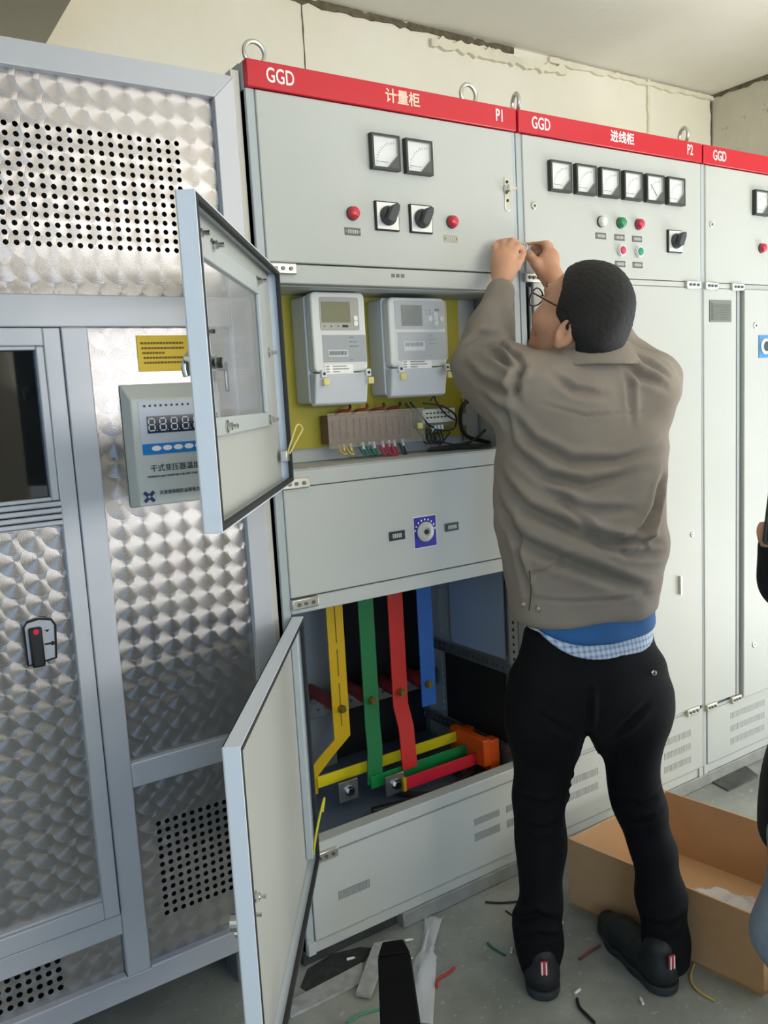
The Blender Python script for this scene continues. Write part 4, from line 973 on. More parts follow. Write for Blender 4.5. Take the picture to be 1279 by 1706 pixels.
def relax(V, Q, it=2, f=.5):
    E = np.concatenate([Q[:, [0, 1]], Q[:, [1, 2]], Q[:, [2, 3]], Q[:, [3, 0]]])
    for _ in range(it):
        S = np.zeros_like(V); C = np.zeros(len(V))
        np.add.at(S, E[:, 0], V[E[:, 1]]); np.add.at(S, E[:, 1], V[E[:, 0]]); np.add.at(C, E[:, 0], 1); np.add.at(C, E[:, 1], 1)
        V = V*(1-f)+f*S/np.maximum(C, 1)[:, None]
    return V
def qmesh(name, V, Q, m):
    me = bpy.data.meshes.new(name); me.vertices.add(len(V)); me.vertices.foreach_set('co', V.astype(np.float32).ravel())
    me.loops.add(len(Q)*4); me.loops.foreach_set('vertex_index', Q.astype(np.int32).ravel())
    me.polygons.add(len(Q)); me.polygons.foreach_set('loop_start', np.arange(0, len(Q)*4, 4, dtype=np.int32))
    me.update(calc_edges=True); me.validate()
    me.polygons.foreach_set('use_smooth', np.ones(len(me.polygons), bool)); me.materials.append(m); me.update()
    return me
def wobble(V, amp, freq, seed=0):
    """cheap smooth 3-D noise: sum of random plane waves"""
    r = np.random.RandomState(seed); out = np.zeros(len(V))
    for i in range(14):
        k = r.normal(size=3); k *= freq*(.6+.9*r.rand())/np.linalg.norm(k); out += np.sin(V@k+r.rand()*6.28)
    return out/math.sqrt(7)*amp*.5
def crease(V, N, P3, width, depth, facing=None):
    """fold along a 3-D polyline: a valley beside a raised roll"""
    P3 = np.array(P3, float); best = np.full(len(V), 9.0); side = np.zeros(len(V)); tt = np.zeros(len(V)); nseg = len(P3)-1
    for i in range(nseg):
        a, b = P3[i], P3[i+1]; ab = b-a; t = np.clip(((V-a)@ab)/(ab@ab), 0, 1); q = V-a-t[:, None]*ab
        q = q-((q*N).sum(1))[:, None]*N                      # ignore offset along the surface normal
        d = np.linalg.norm(q, axis=1); cr = (np.cross(np.broadcast_to(ab/np.linalg.norm(ab), q.shape), q)*N).sum(1)
        m = d < best; best[m] = d[m]; side[m] = cr[m]; tt[m] = (i+t[m])/nseg
    env = np.clip(np.sin(np.pi*np.clip(tt*.9+.05, 0, 1)), 0, 1)**.6
    x = side/width; near = np.linalg.norm(V[:, None, :]-P3[None], axis=2).min(1) < .16
    prof = -np.exp(-x*x*2.2)*1.0+.75*np.exp(-((x-1.25)**2)*2.0)+.35*np.exp(-((x+1.4)**2)*2.0)
    w_ = env*np.exp(-np.maximum(best-np.abs(side), 0)**2/(width*width))*(best < width*4)*near
    return prof*depth*w_

def head_surface(f_, C, A, S):
    R_, F_, U_ = A; p = lambda r, f, u: C+(R_*r+F_*f+U_*u)*S
    def ell(c, rad, k, cut=False, ax=A): f_.ell(c, ax, tuple(q*S for q in rad), k, cut)
    def cone(a, b, ra, rb, k): f_.cone(a, b, ra*S, rb*S, k)
    ell(C, (.074, .094, .098), .02)
    ell(p(0, .015, -.055), (.062, .078, .075), .03)
    cone(p(0, .035, -.105), p(0, .068, -.110), .040, .026, .03)          # jaw, chin
    for s in (-1, 1): ell(p(.040*s, .055, -.050), (.030, .032, .034), .02)   # cheeks
    cone(p(0, .088, -.018), p(0, .103, -.052), .010, .015, .014)         # nose
    cone(p(-.036, .082, .012), p(.036, .082, .012), .013, .013, .014)    # brow
    for s in (-1, 1): ell(p(.030*s, .089, -.012), (.015, .010, .011), .006, True)
    for s in (-1, 1): ell(p(.030*s, .080, -.012), (.0125, .0125, .0115), .002)
    cone(p(-.018, .089, -.078), p(.018, .089, -.078), .007, .007, .006); cone(p(-.014, .086, -.089), p(.014, .086, -.089), .008, .008, .006)
    for s in (-1, 1):                                                     # ears
        e0 = p(.072*s, -.022, -.062); er = R_*s; A2 = [er*.90-F_*.43, F_*.90+er*.43, U_]
        ell(e0, (.010, .021, .032), .006, ax=A2); ell(e0+(er*.011+F_*.004+U_*.003)*S, (.009, .012, .021), .003, True, A2)
        cone(e0+(er*.006+F_*.016-U_*.004)*S, e0+(er*.004+F_*.014-U_*.014)*S, .005, .005, .004)
        ell(e0+(-U_*.026+er*.001+F_*.006)*S, (.008, .010, .012), .006, ax=A2)
def head_extras(par, C, A, S, hm=None, seed=4):
    """short cropped hair, eyes and brows"""
    R_, F_, U_ = A; p = lambda r, f, u: C+(R_*r+F_*f+U_*u)*S
    g = Field(C-.2, C+.2, .0042)
    g.ell(p(0, -.006, .004), A, (.083*S, .103*S, .105*S), .01)
    g.ell(p(0, -.045, -.040), A, (.073*S, .066*S, .078*S), .03)
    def cutface(X, Y, Z):
        f = ((X-C[0])*F_[0]+(Y-C[1])*F_[1]+(Z-C[2])*F_[2])/S; u = ((X-C[0])*U_[0]+(Y-C[1])*U_[1]+(Z-C[2])*U_[2])/S
        line = np.interp(u.ravel(), [-.16, -.12, -.090, -.068, -.056, -.030, .02, .05, .075, .10], [-.11, -.075, -.050, -.046, -.012, .022, .030, .050, .070, .092]).reshape(u.shape).astype(np.float32)
        return line-f
    g.put(C-.2, C+.2, cutface, 0, cut=True)
    V, Q = g.surf(); V = relax(V, Q, 2); N = vnormals(V, Q); V = V+N*(wobble(V, .0012, 60, seed)+wobble(V, .0005, 420, seed+3)+wobble(V, .0006, 900, seed+5))[:, None]
    add('hair', qmesh('hair', V, Q, HAIR), par)
    for s in (-1, 1):
        e = p(.030*s, .0895, -.012)
        obj('eye', MB().lathe([(.0085*S, -.004), (.0085*S, .0005), (.006*S, .002), (.002, .003)], e, F_, 14), mat('eye_white', '#E6E2DA', .3), par)
        obj('iris', MB().lathe([(.0045*S, .001), (.0045*S, .0032), (.002, .0036)], e, F_, 12), BLACK, par)
        obj('eyebrow', MB().tube([p(.014*s, .097, .016), p(.032*s, .095, .021), p(.048*s, .082, .014)], .0035, 6, 4), HAIR, par)
# ------------------------------------------------------------------ the man in the jacket
SKIN = mat('skin', '#BE8E70', .5, noise=.06, nscale=18); MATS['skin'].node_tree.nodes['Principled BSDF'].inputs['Subsurface Weight'].default_value = .08
JACK = mat('taupe_jacket_cloth', '#8A8074', .85, noise=.05, nscale=8, bump=.35, bscale=900)
TROU = mat('black_trouser_cloth', '#0B0C0E', .85, spec=.2, noise=.15, nscale=14, bump=.25, bscale=700)
HAIR = mat('black_hair', '#191817', .65, noise=.35, nscale=220, bump=1.0, bscale=700)
NAVY = mat('blue_knit', '#2A5F96', .85, noise=.08, nscale=20, bump=.3, bscale=500)
FA = math.atan2(-.22, .975)                                    # body turned: right axis direction
BR = np.array([math.cos(FA), math.sin(FA), 0]); BF = np.array([-math.sin(FA), math.cos(FA), 0])
DT = 2.12
def row(v, ul, ur, d, fb=.62, grow=1.045):
    a, b = atd(ul, v, d), atd(ur, v, d); c = (a+b)/2; hw = np.linalg.norm(b-a)/2*grow
    return (c[2], c[0], c[1], hw, hw*fb)
man = None
# -- jacket
jr = [row(560, 945, 1035, DT-.03, .80), row(585, 915, 1062, DT-.03, .72), row(605, 880, 1092, DT-.02, .62), row(640, 846, 1110, DT-.01, .56), row(700, 834, 1112, DT, .60), row(760, 828, 1114, DT, .64), row(820, 825, 1108, DT, .66), row(870, 826, 1110, DT, .66), row(920, 833, 1116, DT, .65), row(960, 840, 1106, DT, .64), row(1000, 848, 1098, DT, .64), row(1026, 853, 1096, DT, .63)]
LSH, LEL, LWR = atd(872, 655, 2.09), atd(800, 607, 2.185), atd(833, 487, 2.235)
RSH, REL, RWR = atd(1062, 655, 2.15), atd(1090, 630, 2.29), atd(935, 492, 2.325)
LHD, RHD = atd(838, 446, 2.262), atd(906, 440, 2.35)
fj = Field((.28, -.72, .78), (1.22, .06, 1.80), .0062)
fj.loft(jr, FA, 0, 2.35, .02)
fj.chain([LSH+BF*-.02, LSH*.5+LEL*.5+np.array([0,0,-.008]), LEL, LEL*.55+LWR*.45, LWR], [.105, .088, .070, .058, .037], .045)
fj.chain([RSH, RSH*.5+REL*.5, REL, REL*.5+RWR*.5, RWR], [.104, .084, .060, .052, .036], .04)
# collar
cc = atd(985, 588, DT-.01)
fj.loft([(cc[2]-.06, cc[0], cc[1], .115, .10), (cc[2]-.012, cc[0], cc[1], .094, .090), (cc[2]+.014, cc[0], cc[1], .093, .090)], FA, .012, 2.0, .008)
V, Q = fj.surf(); V = relax(V, Q, 2); N = vnormals(V, Q)
def back_pts(px, d=DT):
    """points on the visible jacket surface under the given picture points"""
    out = []
    for u, v in px:
        c = atd(u, v, d); best = None
        q = (V-CP); dp = q@CM[:, 1]; uu = 639.5+CF*(q@CM[:, 0])/dp; vv = 853-CF*(q@CM[:, 2])/dp
        m = ((uu-u)**2+(vv-v)**2 < 9**2)
        if m.any(): i = np.nonzero(m)[0][np.argmin(dp[m])]; out.append(V[i])
        else: out.append(c)
    return out
disp = wobble(V, .0045, 22, 1)+wobble(V*np.array([1, 1, 1.6]), .0022, 60, 2)
for px, wd, dp_ in [
    ([(838, 690), (880, 735), (950, 762), (1040, 765), (1100, 745)], .016, .010),
    ([(842, 742), (900, 790), (985, 805), (1075, 785)], .016, .011),
    ([(832, 800), (870, 850), (940, 885), (1010, 905), (1075, 915)], .018, .015),
    ([(829, 850), (862, 905), (930, 935), (1010, 960), (1075, 985)], .020, .015),
    ([(935, 835), (990, 880), (1040, 905), (1110, 905)], .014, .012),
    ([(1000, 905), (1050, 920), (1112, 925)], .013, .012),
    ([(1108, 800), (1098, 850), (1080, 890), (1040, 905)], .016, .013),
    ([(848, 870), (855, 930), (872, 985)], .013, .010),
    ([(880, 960), (920, 945), (960, 930)], .010, .006),
    ([(900, 815), (980, 850), (1060, 850)], .014, .008),
    ([(850, 660), (848, 640), (862, 610), (850, 585)], .013, .013),
    ([(815, 585), (835, 592), (856, 612)], .011, .013),
    ([(800, 570), (830, 570), (852, 590)], .010, .010),
    ([(775, 560), (800, 548), (838, 556)], .012, .008),
    ([(770, 610), (795, 640), (840, 660), (862, 640)], .014, .010),
    ([(800, 660), (830, 690), (845, 730)], .014, .010),
    ([(925, 620), (960, 645), (1010, 655)], .014, .008),
    ([(1050, 600), (1075, 625), (1110, 640)], .014, .012),
    ([(1060, 585), (1085, 600), (1118, 625)], .010, .009),
    ([(1045, 608), (1058, 640), (1060, 690)], .012, .006),
    ([(900, 680), (980, 692), (1080, 690)], .006, .0035),
    ([(885, 1000), (960, 1006), (1040, 1000), (1092, 990)], .006, .006),
]: disp += crease(V, N, back_pts(px), wd, dp_*1.45)
# hem band: slightly drawn in
zh = atd(960, 1002, DT)[2]
V = V+N*disp[:, None]; V = relax(V, Q, 1, .35)
jacket_me = qmesh('jacket', V, Q, JACK); JV = V
# -- body under the clothes: head, neck, trunk, arms, hands, legs in one surface
HF = CM@np.array([-.69, .57, .45]); HF /= np.linalg.norm(HF)
HL = CM@np.array([-.62, -.78, .03]); HL -= HF*(HL@HF); HL /= np.linalg.norm(HL); HU = np.cross(HF, HL)
if HU[2] < 0: HU = -HU
HR = -HL; HA = [HR, HF, HU]
HC = atd(974, 516, 2.05)
HS = 1.11
h_ = lambda r, f, u: HC+(HR*r+HF*f+HU*u)*HS
fb = Field((.28, -.74, FLOOR), (1.22, .02, 1.84), .0045)
hip = atd(982, 1120, DT); che = atd(975, 760, DT)
fb.loft([(hip[2]-.08, hip[0], hip[1], .13, .075), (hip[2]+.12, hip[0], hip[1], .11, .06), (che[2]-.1, che[0], che[1], .12, .065), (che[2]+.12, che[0], che[1], .15, .08), (che[2]+.22, che[0], che[1]+.01, .12, .08)], FA, 0, 2.2, .03)
fb.cone(atd(985, 625, DT), h_(0, -.02, -.07), .062, .060, .03)
fb.chain([LSH, LEL, LEL*.5+LWR*.5, LWR, LHD*.6+LWR*.4], [.055, .046, .042, .027, .026], .02)
fb.chain([RSH, REL, REL*.5+RWR*.5, RWR, RHD*.55+RWR*.45], [.055, .046, .042, .029, .027], .02)
head_surface(fb, HC, HA, HS)
# hands: left hand, seen from behind, fingers raised to the door edge
def hand(wr, palm, palm_r, fingers, thumb, side):
    fb.chain([wr, palm], [.027, palm_r], .012)
    for f, r in fingers: fb.chain([np.array(q) for q in f], r, .006)
    fb.chain([np.array(q) for q in thumb[0]], thumb[1], .010)
a_ = atd
pk = [a_(827, 428, 2.268), a_(836, 420, 2.272), a_(846, 415, 2.276), a_(855, 420, 2.278)]
fb.ell(a_(838, 448, 2.262), [CM[:, 0], CM[:, 1], CM[:, 2]], (.034, .022, .048), .012)
for q, r in zip(pk, (.013, .014, .014, .013)): fb.cone(a_(838, 448, 2.262), q, .022, r, .01)
fb.chain([pk[0], a_(824, 412, 2.285), a_(832, 404, 2.300), a_(842, 410, 2.305)], [.011, .010, .009, .008], .004)
fb.chain([pk[1], a_(838, 405, 2.288), a_(847, 399, 2.303), a_(856, 407, 2.310)], [.0115, .0105, .0095, .0085], .004)
fb.chain([pk[2], a_(852, 402, 2.285), a_(859, 404, 2.300), a_(866, 413, 2.305)], [.0115, .0105, .0095, .0085], .004)
fb.chain([pk[3], a_(861, 410, 2.285), a_(868, 413, 2.296), a_(872, 422, 2.300)], [.011, .010, .009, .008], .004)
fb.chain([a_(846, 456, 2.265), a_(858, 444, 2.275), a_(866, 432, 2.288), a_(870, 424, 2.296)], [.017, .014, .011, .009], .008)
# right hand: pinching a thin wire, index bent over the thumb
fb.ell(a_(912, 440, 2.350), [CM[:, 0]*.93-CM[:, 2]*.36, CM[:, 1], CM[:, 2]*.93+CM[:, 0]*.36], (.031, .024, .047), .012)
fb.chain([RWR, a_(920, 462, 2.340), a_(912, 440, 2.350)], [.029, .028, .026], .012)
fb.chain([a_(913, 420, 2.350), a_(908, 404, 2.356), a_(893, 401, 2.363), a_(877, 405, 2.370)], [.0135, .0115, .0105, .0085], .004)
fb.chain([a_(920, 425, 2.356), a_(914, 410, 2.372), a_(900, 407, 2.384), a_(888, 413, 2.388)], [.013, .0115, .0105, .009], .003)
fb.chain([a_(923, 434, 2.362), a_(915, 420, 2.383), a_(902, 417, 2.393), a_(891, 424, 2.396)], [.0125, .011, .010, .0085], .003)
fb.chain([a_(924, 446, 2.364), a_(914, 434, 2.386), a_(903, 431, 2.396), a_(894, 437, 2.398)], [.012, .0105, .0095, .008], .003)
fb.chain([a_(905, 455, 2.340), a_(893, 440, 2.338), a_(884, 428, 2.348), a_(876, 422, 2.360)], [.018, .0145, .012, .009], .008)
# legs to the ankles
LHIP, LKN, LAN = atd(918, 1180, 2.12), atd(902, 1390, 2.107), atd(902, 1590, 2.10)
RHIP, RKN, RAN = atd(1050, 1180, 2.13), atd(1076, 1380, 2.107), atd(1109, 1580, 2.09)
fb.chain([LHIP, LKN, LAN], [.055, .040, .030], .03); fb.chain([RHIP, RKN, RAN], [.055, .040, .030], .03)
FDL = np.array([.60, .80, 0]); FDR = np.array([.25, .968, 0])
LA2 = on_z(908, 1672, FLOOR)+FDL*.080; RA2 = on_z(1120, 1662, FLOOR)+FDR*.080
for an, fd, ft_ in ((LAN, FDL, LA2), (RAN, FDR, RA2)):
    g = np.array([ft_[0], ft_[1], FLOOR+.045]); fb.chain([an, g-fd*.02], [.030, .026], .02); fb.chain([g-fd*.02, g+fd*.10], [.026, .022], .02)
V, Q = fb.surf(); V = relax(V, Q, 1, .5)
man = tag(add('person', qmesh('person', V, Q, SKIN)), 'man in a taupe work jacket and black trousers reaching up to the cabinet doors', 'person')
BV = V
o = add('jacket', jacket_me, man)
# jacket details: hem band seam, snaps, shoulder yoke
def snap(u, v, par):
    q = np.array(V_at(u, v)); n = -CM[:, 1]*.8-BF*.2; n /= np.linalg.norm(n)
    return obj('snap_button', MB().lathe([(.0075, -.004), (.0075, .002), (.005, .004), (.002, .0045)], q, n, 14), mat('taupe_snap', '#8A8272', .35, metal=.5), par, smooth=True)
def V_at(u, v, W=None):
    W = JV if W is None else W; q = (W-CP); dp = q@CM[:, 1]; uu = 639.5+CF*(q@CM[:, 0])/dp; vv = 853-CF*(q@CM[:, 2])/dp
    m = ((uu-u)**2+(vv-v)**2 < 6**2); i = np.nonzero(m)[0][np.argmin(dp[m])] if m.any() else np.argmin((uu-u)**2+(vv-v)**2); return W[i]
snap(869, 1012, o); snap(891, 1014, o)
fk = Field((cc[0]-.2, cc[1]-.2, cc[2]-.12), (cc[0]+.2, cc[1]+.2, cc[2]+.12), .005)
fk.loft([(cc[2]-.042, cc[0], cc[1]-.012, .140, .136), (cc[2]-.012, cc[0], cc[1]-.010, .124, .122), (cc[2]+.016, cc[0], cc[1]-.004, .108, .108)], FA, 0, 2.0, .006)
Vk, Qk = fk.surf(); Vk = Vk-CM[:, 0]*.022+np.array([0, 0, .008]); tk = (Vk-cc)@CM[:, 0]+.022; Vk[:, 2] -= np.where(tk > 0, .035, .012)*np.abs(tk)/.1*.1*1.0; Vk = relax(Vk, Qk, 1)
add('collar', qmesh('collar', Vk, Qk, JACK), o)
obj('side_seam', MB().tube([V_at(879, 955)-CM[:, 1]*.001, V_at(879, 985)-CM[:, 1]*.001, V_at(878, 1020)-CM[:, 1]*.001], .0016, 6, 3), mat('dark_taupe_seam', '#4C463A', .9), o)  # seam drawn as a darker raised line
# -- blue knit and checked shirt showing below the jacket
def band(name, rows, m, amp, fr, seed, rise, h=.006):
    lo = (min(r[1]-r[3] for r in rows)-.05, min(r[2]-r[3] for r in rows)-.05, min(r[0] for r in rows)-.03); hi = (max(r[1]+r[3] for r in rows)+.05, max(r[2]+r[3] for r in rows)+.05, max(r[0] for r in rows)+.03)
    f = Field(lo, hi, h); f.loft(rows, FA, 0, 2.3, .012); V, Q = f.surf(); V = relax(V, Q, 1); N = vnormals(V, Q); V = V+N*wobble(V, amp, fr, seed)[:, None]
    z0, z1 = V[:, 2].min(), V[:, 2].max(); c0 = np.array([rows[0][1], rows[0][2], 0]); t = ((V-c0)@CM[:, 0])/rows[0][3]
    lat = np.where(t < 0, np.abs(t), np.abs(t)*.72); V[:, 2] += rise*np.clip(lat, 0, 1.1)**2.6*np.clip((z1-V[:, 2])/(z1-z0), 0, 1)
    return add(name, qmesh(name, V, Q, m), man)
band('sweater', [row(985, 862, 1094, DT, .62, 1.0), row(1040, 864, 1098, DT, .63, 1.01), row(1056, 866, 1098, DT, .63, 1.01)], NAVY, .0022, 45, 5, .035)
def plaid():
    m, nt, b = nodes_mat('pale_blue_check'); N_, L = nt.nodes, nt.links
    tc = N_.new('ShaderNodeTexCoord'); sp = N_.new('ShaderNodeSeparateXYZ'); L.new(tc.outputs['Object'], sp.inputs[0])
    def band_(src, per):
        a = N_.new('ShaderNodeMath'); a.operation = 'MULTIPLY'; L.new(src, a.inputs[0]); a.inputs[1].default_value = 2*PI/per
        s_ = N_.new('ShaderNodeMath'); s_.operation = 'SINE'; L.new(a.outputs[0], s_.inputs[0])
        g = N_.new('ShaderNodeMath'); g.operation = 'GREATER_THAN'; L.new(s_.outputs[0], g.inputs[0]); g.inputs[1].default_value = .25; return g.outputs[0]
    ad = N_.new('ShaderNodeMath'); ad.operation = 'ADD'; L.new(band_(sp.outputs['X'], .013), ad.inputs[0]); L.new(band_(sp.outputs['Z'], .014), ad.inputs[1])
    r = N_.new('ShaderNodeMapRange'); L.new(ad.outputs[0], r.inputs['Value']); r.inputs['From Max'].default_value = 2.0
    mx = N_.new('ShaderNodeMix'); mx.data_type = 'RGBA'; L.new(r.outputs[0], mx.inputs['Factor']); mx.inputs['A'].default_value = (*srgb('#C6D2E2'), 1); mx.inputs['B'].default_value = (*srgb('#7F93B0'), 1)
    L.new(mx.outputs['Result'], b.inputs['Base Color']); b.inputs['Roughness'].default_value = .85
    return m
band('shirt', [row(1000, 868, 1090, DT, .58, 1.0), row(1050, 872, 1092, DT, .60, 1.0), row(1083, 872, 1096, DT, .62, 1.0)], plaid(), .0018, 50, 6, .060)
# -- trousers
ft = Field((.28, -.78, FLOOR), (1.05, -.08, .96), .0062)
def leg_rows(L_, d0, d1):
    n = len(L_); return [row(v, a, b, d0+(d1-d0)*i/(n-1), .92, 1.0) for i, (v, a, b) in enumerate(L_)]
ft.loft([row(1032, 866, 1090, DT, .55, 1.0), row(1060, 862, 1094, DT, .57, 1.0), row(1085, 856, 1099, DT, .59, 1.0), row(1110, 848, 1110, DT, .62), row(1150, 845, 1116, DT, .64), row(1190, 845, 1116, DT, .62), row(1222, 856, 1104, DT, .52), row(1236, 876, 1090, DT, .40)], FA, 0, 2.3, .012)
ft.loft(leg_rows([(1150, 852, 985), (1185, 848, 982), (1225, 848, 966), (1275, 853, 956), (1331, 850, 945), (1380, 857, 943), (1443, 863, 940), (1500, 866, 937), (1530, 852, 932), (1572, 857, 939), (1605, 868, 936), (1622, 872, 934)], 2.12, 2.095), 0, .045, 2.1, .015)
ft.loft(leg_rows([(1150, 985, 1110), (1185, 988, 1116), (1225, 992, 1110), (1275, 1010, 1096), (1335, 1014, 1107), (1380, 1036, 1118), (1425, 1048, 1128), (1485, 1059, 1139), (1530, 1066, 1144), (1572, 1072, 1145), (1600, 1076, 1146), (1612, 1078, 1146)], 2.13, 2.085), 0, .045, 2.1, .015)
for v_, c_, r_ in [(1226, 979, .006), (1234, 979, .012), (1244, 980, .018), (1256, 981, .024), (1270, 982, .031), (1286, 981, .036), (1304, 979, .041)]:
    ft.cone(atd(c_, v_, 1.85), atd(c_, v_, 2.4), r_, r_*1.1, 0, True)
V, Q = ft.surf(); V = relax(V, Q, 2); N = vnormals(V, Q)
legm = np.clip((.62-V[:, 2])/.2, 0, 1)
disp = wobble(V*np.array([.5, .5, 1.5]), .006, 40, 8)*legm+wobble(V, .003, 25, 9)
JVs = JV; JV = V
for px, wd, dp_ in [([(860, 1330), (900, 1345), (940, 1335)], .010, .010), ([(858, 1370), (905, 1385), (942, 1370)], .010, .008), ([(1018, 1330), (1060, 1340), (1105, 1318)], .010, .010), ([(1035, 1375), (1075, 1372), (1112, 1350)], .010, .008), ([(855, 1530), (890, 1520), (932, 1535)], .014, .014), ([(860, 1565), (895, 1552), (936, 1560)], .010, .010), ([(1068, 1530), (1105, 1540), (1142, 1525)], .012, .010), ([(985, 1150), (984, 1215)], .008, .010), ([(900, 1200), (950, 1225)], .012, .008), ([(1080, 1180), (1030, 1225)], .012, .008)]:
    disp += crease(V, N, [V_at(u, v, V) for u, v in px], wd, dp_)
V = V+N*disp[:, None]; V = relax(V, Q, 1, .35)
tr = add('trousers', qmesh('trousers', V, Q, TROU), man)
pz = V_at(1091, 1118, V)-CM[:, 1]*.001
obj('pocket_stud', MB().lathe([(.007, -.003), (.007, .003), (.003, .005)], pz, -CM[:, 1], 12), CHROME, tr)
# -- shoes
def shoe(an, fd, lab):
    sd = np.array([fd[1], -fd[0], 0]); g = np.array([an[0], an[1], FLOOR])
    lo = g-np.array([.2, .2, 0]); hi = g+np.array([.25, .3, .17]); f = Field(lo, hi, .005)
    up = np.array([0, 0, 1.0])
    f.chain([g-fd*.035+up*.046, g+fd*.03+up*.050, g+fd*.12+up*.042, g+fd*.185+up*.036], [.040, .041, .042, .030], .02)
    f.chain([g-fd*.035+up*.05, g-fd*.028+up*.095], [.038, .038], .02)
    f.put(lo, hi, lambda X, Y, Z: (Z-(FLOOR+.006))*1.0, 0, cut=True) if False else None
    V, Q = f.surf(); V[:, 2] = np.maximum(V[:, 2], FLOOR+.012); s = add('shoe', qmesh('shoe', V, Q, mat('black_shoe', '#1A1D1E', .6, noise=.2, nscale=30)), man)
    f = Field(lo, hi, .005)
    f.chain([g-fd*.036+up*.018, g+fd*.03+up*.018, g+fd*.12+up*.018, g+fd*.185+up*.018], [.043, .040, .043, .032], .02)
    V, Q = f.surf(); V[:, 2] = np.clip(V[:, 2], FLOOR+.001, FLOOR+.024); obj_s = add('sole', qmesh('sole', V, Q, mat('grey_sole', '#2B2F31', .7)), s)
    b = g-fd*.077+up*.080
    pr = MB()
    for k, (c_, w_) in enumerate(((0, .010),)):
        q = [b+sd*x+up*z-fd*0 for x, z in ((-.009, .030), (.009, .030), (.009, -.004), (-.009, -.004))]
        pr.hexa([tuple(p_) for p_ in q]+[tuple(p_-fd*.004) for p_ in q])
    t = obj('heel_tab', pr, mat('red_tab', '#B03A44', .6), s, bevel=.001)
    for x in (-.005, .005):
        q = [b-fd*.0045+sd*(x+e)+up*z for e, z in ((-.0015, .028), (.0015, .028), (.0015, -.004), (-.0015, -.004))]
        obj('tab_stripe', MB().hexa([tuple(p_) for p_ in q]+[tuple(p_-fd*.001) for p_ in q]), WHITE, t)
    for z in (.055, .062):
        obj('piping', MB().tube([g-fd*.074+up*z+sd*.0, g-fd*.055+up*z+sd*.034, g-fd*.02+up*(z-.006)+sd*.044], .0018, 6, 4), mat('grey_piping', '#5A6468', .6), s)
    return s
LA2 = on_z(908, 1672, FLOOR)+FDL*.080; RA2 = on_z(1120, 1662, FLOOR)+FDR*.080
shoe(LA2, FDL, ''); shoe(RA2, FDR, '')
head_extras(man, HC, HA, HS)
# -- glasses
gl = obj('glasses', MB(), BLACK, man) if False else None
FR = mat('dark_tortoise', '#2A1A12', .3)
mb = MB()
for s_ in (-1, 1): mb.tube([h_(.034*s_+.026*math.cos(a), .112-.006*abs(math.cos(a)), -.014+(.020)*math.sin(a)) for a in [k*2*PI/20 for k in range(20)]], .0020, 6, 1, True)
mb.tube([h_(-.010, .112, -.006), h_(0, .114, -.003), h_(.010, .112, -.006)], .0018, 6, 3)
for s_ in (-1, 1): mb.tube([h_(.060*s_, .106, -.008), h_(.074*s_, .085, -.010), h_(.080*s_, .03, -.016), h_(.081*s_, -.012, -.020), h_(.079*s_, -.03, -.040)], .0020, 6, 5)
gl = obj('glasses', mb, FR, man, smooth=True)
for s_ in (-1, 1):
    obj('lens', MB().prism([(HS*.025*math.cos(k*PI/10), HS*.019*math.sin(k*PI/10)) for k in range(20)], h_(.034*s_, .108, -.014), HR, HU, HF, .0015), GLASSM, gl)
# thin wire pinched between the fingers
wire('signal_wire', [a_(876, 414, 2.366), a_(872, 405, 2.36), a_(879, 411, 2.35), a_(873, 421, 2.32)], .0012, WHITE, 'thin white wire pinched between the man\'s fingers', 'wire')
# ------------------------------------------------------------------ floor things
CARD = mat('corrugated_cardboard', '#BE9870', .8, noise=.06, nscale=10, bump=.15, bscale=150)
A_ = np.array([.743, -.200]); B_ = np.array([.832, -.748]); D_ = np.array([1.189, -.185]); C_ = D_+(B_-A_)
bz0, bz1 = FLOOR, FLOOR+.20
box = thing('cardboard_box', (.98, -.46, FLOOR), 'open shallow cardboard box on the floor behind the man\'s legs', 'box')
def wallp(p, q, z0, z1, t=.006, inn=(0, 0)):
    p, q = np.array(p), np.array(q); d = (q-p)/np.linalg.norm(q-p); n = np.array([-d[1], d[0]])
    ctr = (A_+B_+C_+D_)/4
    if n@(ctr-p) < 0: n = -n
    return MB().hexa([(*p, z0), (*q, z0), (*(q+n*t), z0), (*(p+n*t), z0), (*p, z1), (*q, z1), (*(q+n*t), z1), (*(p+n*t), z1)])
for p, q in ((A_, B_), (B_, C_), (C_, D_), (D_, A_)): obj('side_wall', wallp(p, q, bz0+.0005, bz1), CARD, box, bevel=.0015)
obj('base', MB().hexa([(*A_, bz0), (*B_, bz0), (*C_, bz0), (*D_, bz0), (*A_, bz0+.006), (*B_, bz0+.006), (*C_, bz0+.006), (*D_, bz0+.006)]), CARD, box)
sc0, sc1 = on_z(1003, 1392, bz0+.10), on_z(1030, 1370, bz0+.13)
tag(obj('cardboard_scrap', MB().hexa([tuple(sc0), tuple(sc0+[.012, -.02, 0]), tuple(sc1+[.012, -.02, 0]), tuple(sc1), tuple(sc0+[0, 0, .004]), tuple(sc0+[.012, -.02, .004]), tuple(sc1+[.012, -.02, .004]), tuple(sc1+[0, 0, .004])]), mat('pale_cardboard', '#B8935F', .8), None), 'small folded cardboard strip inside the open box', 'cardboard')
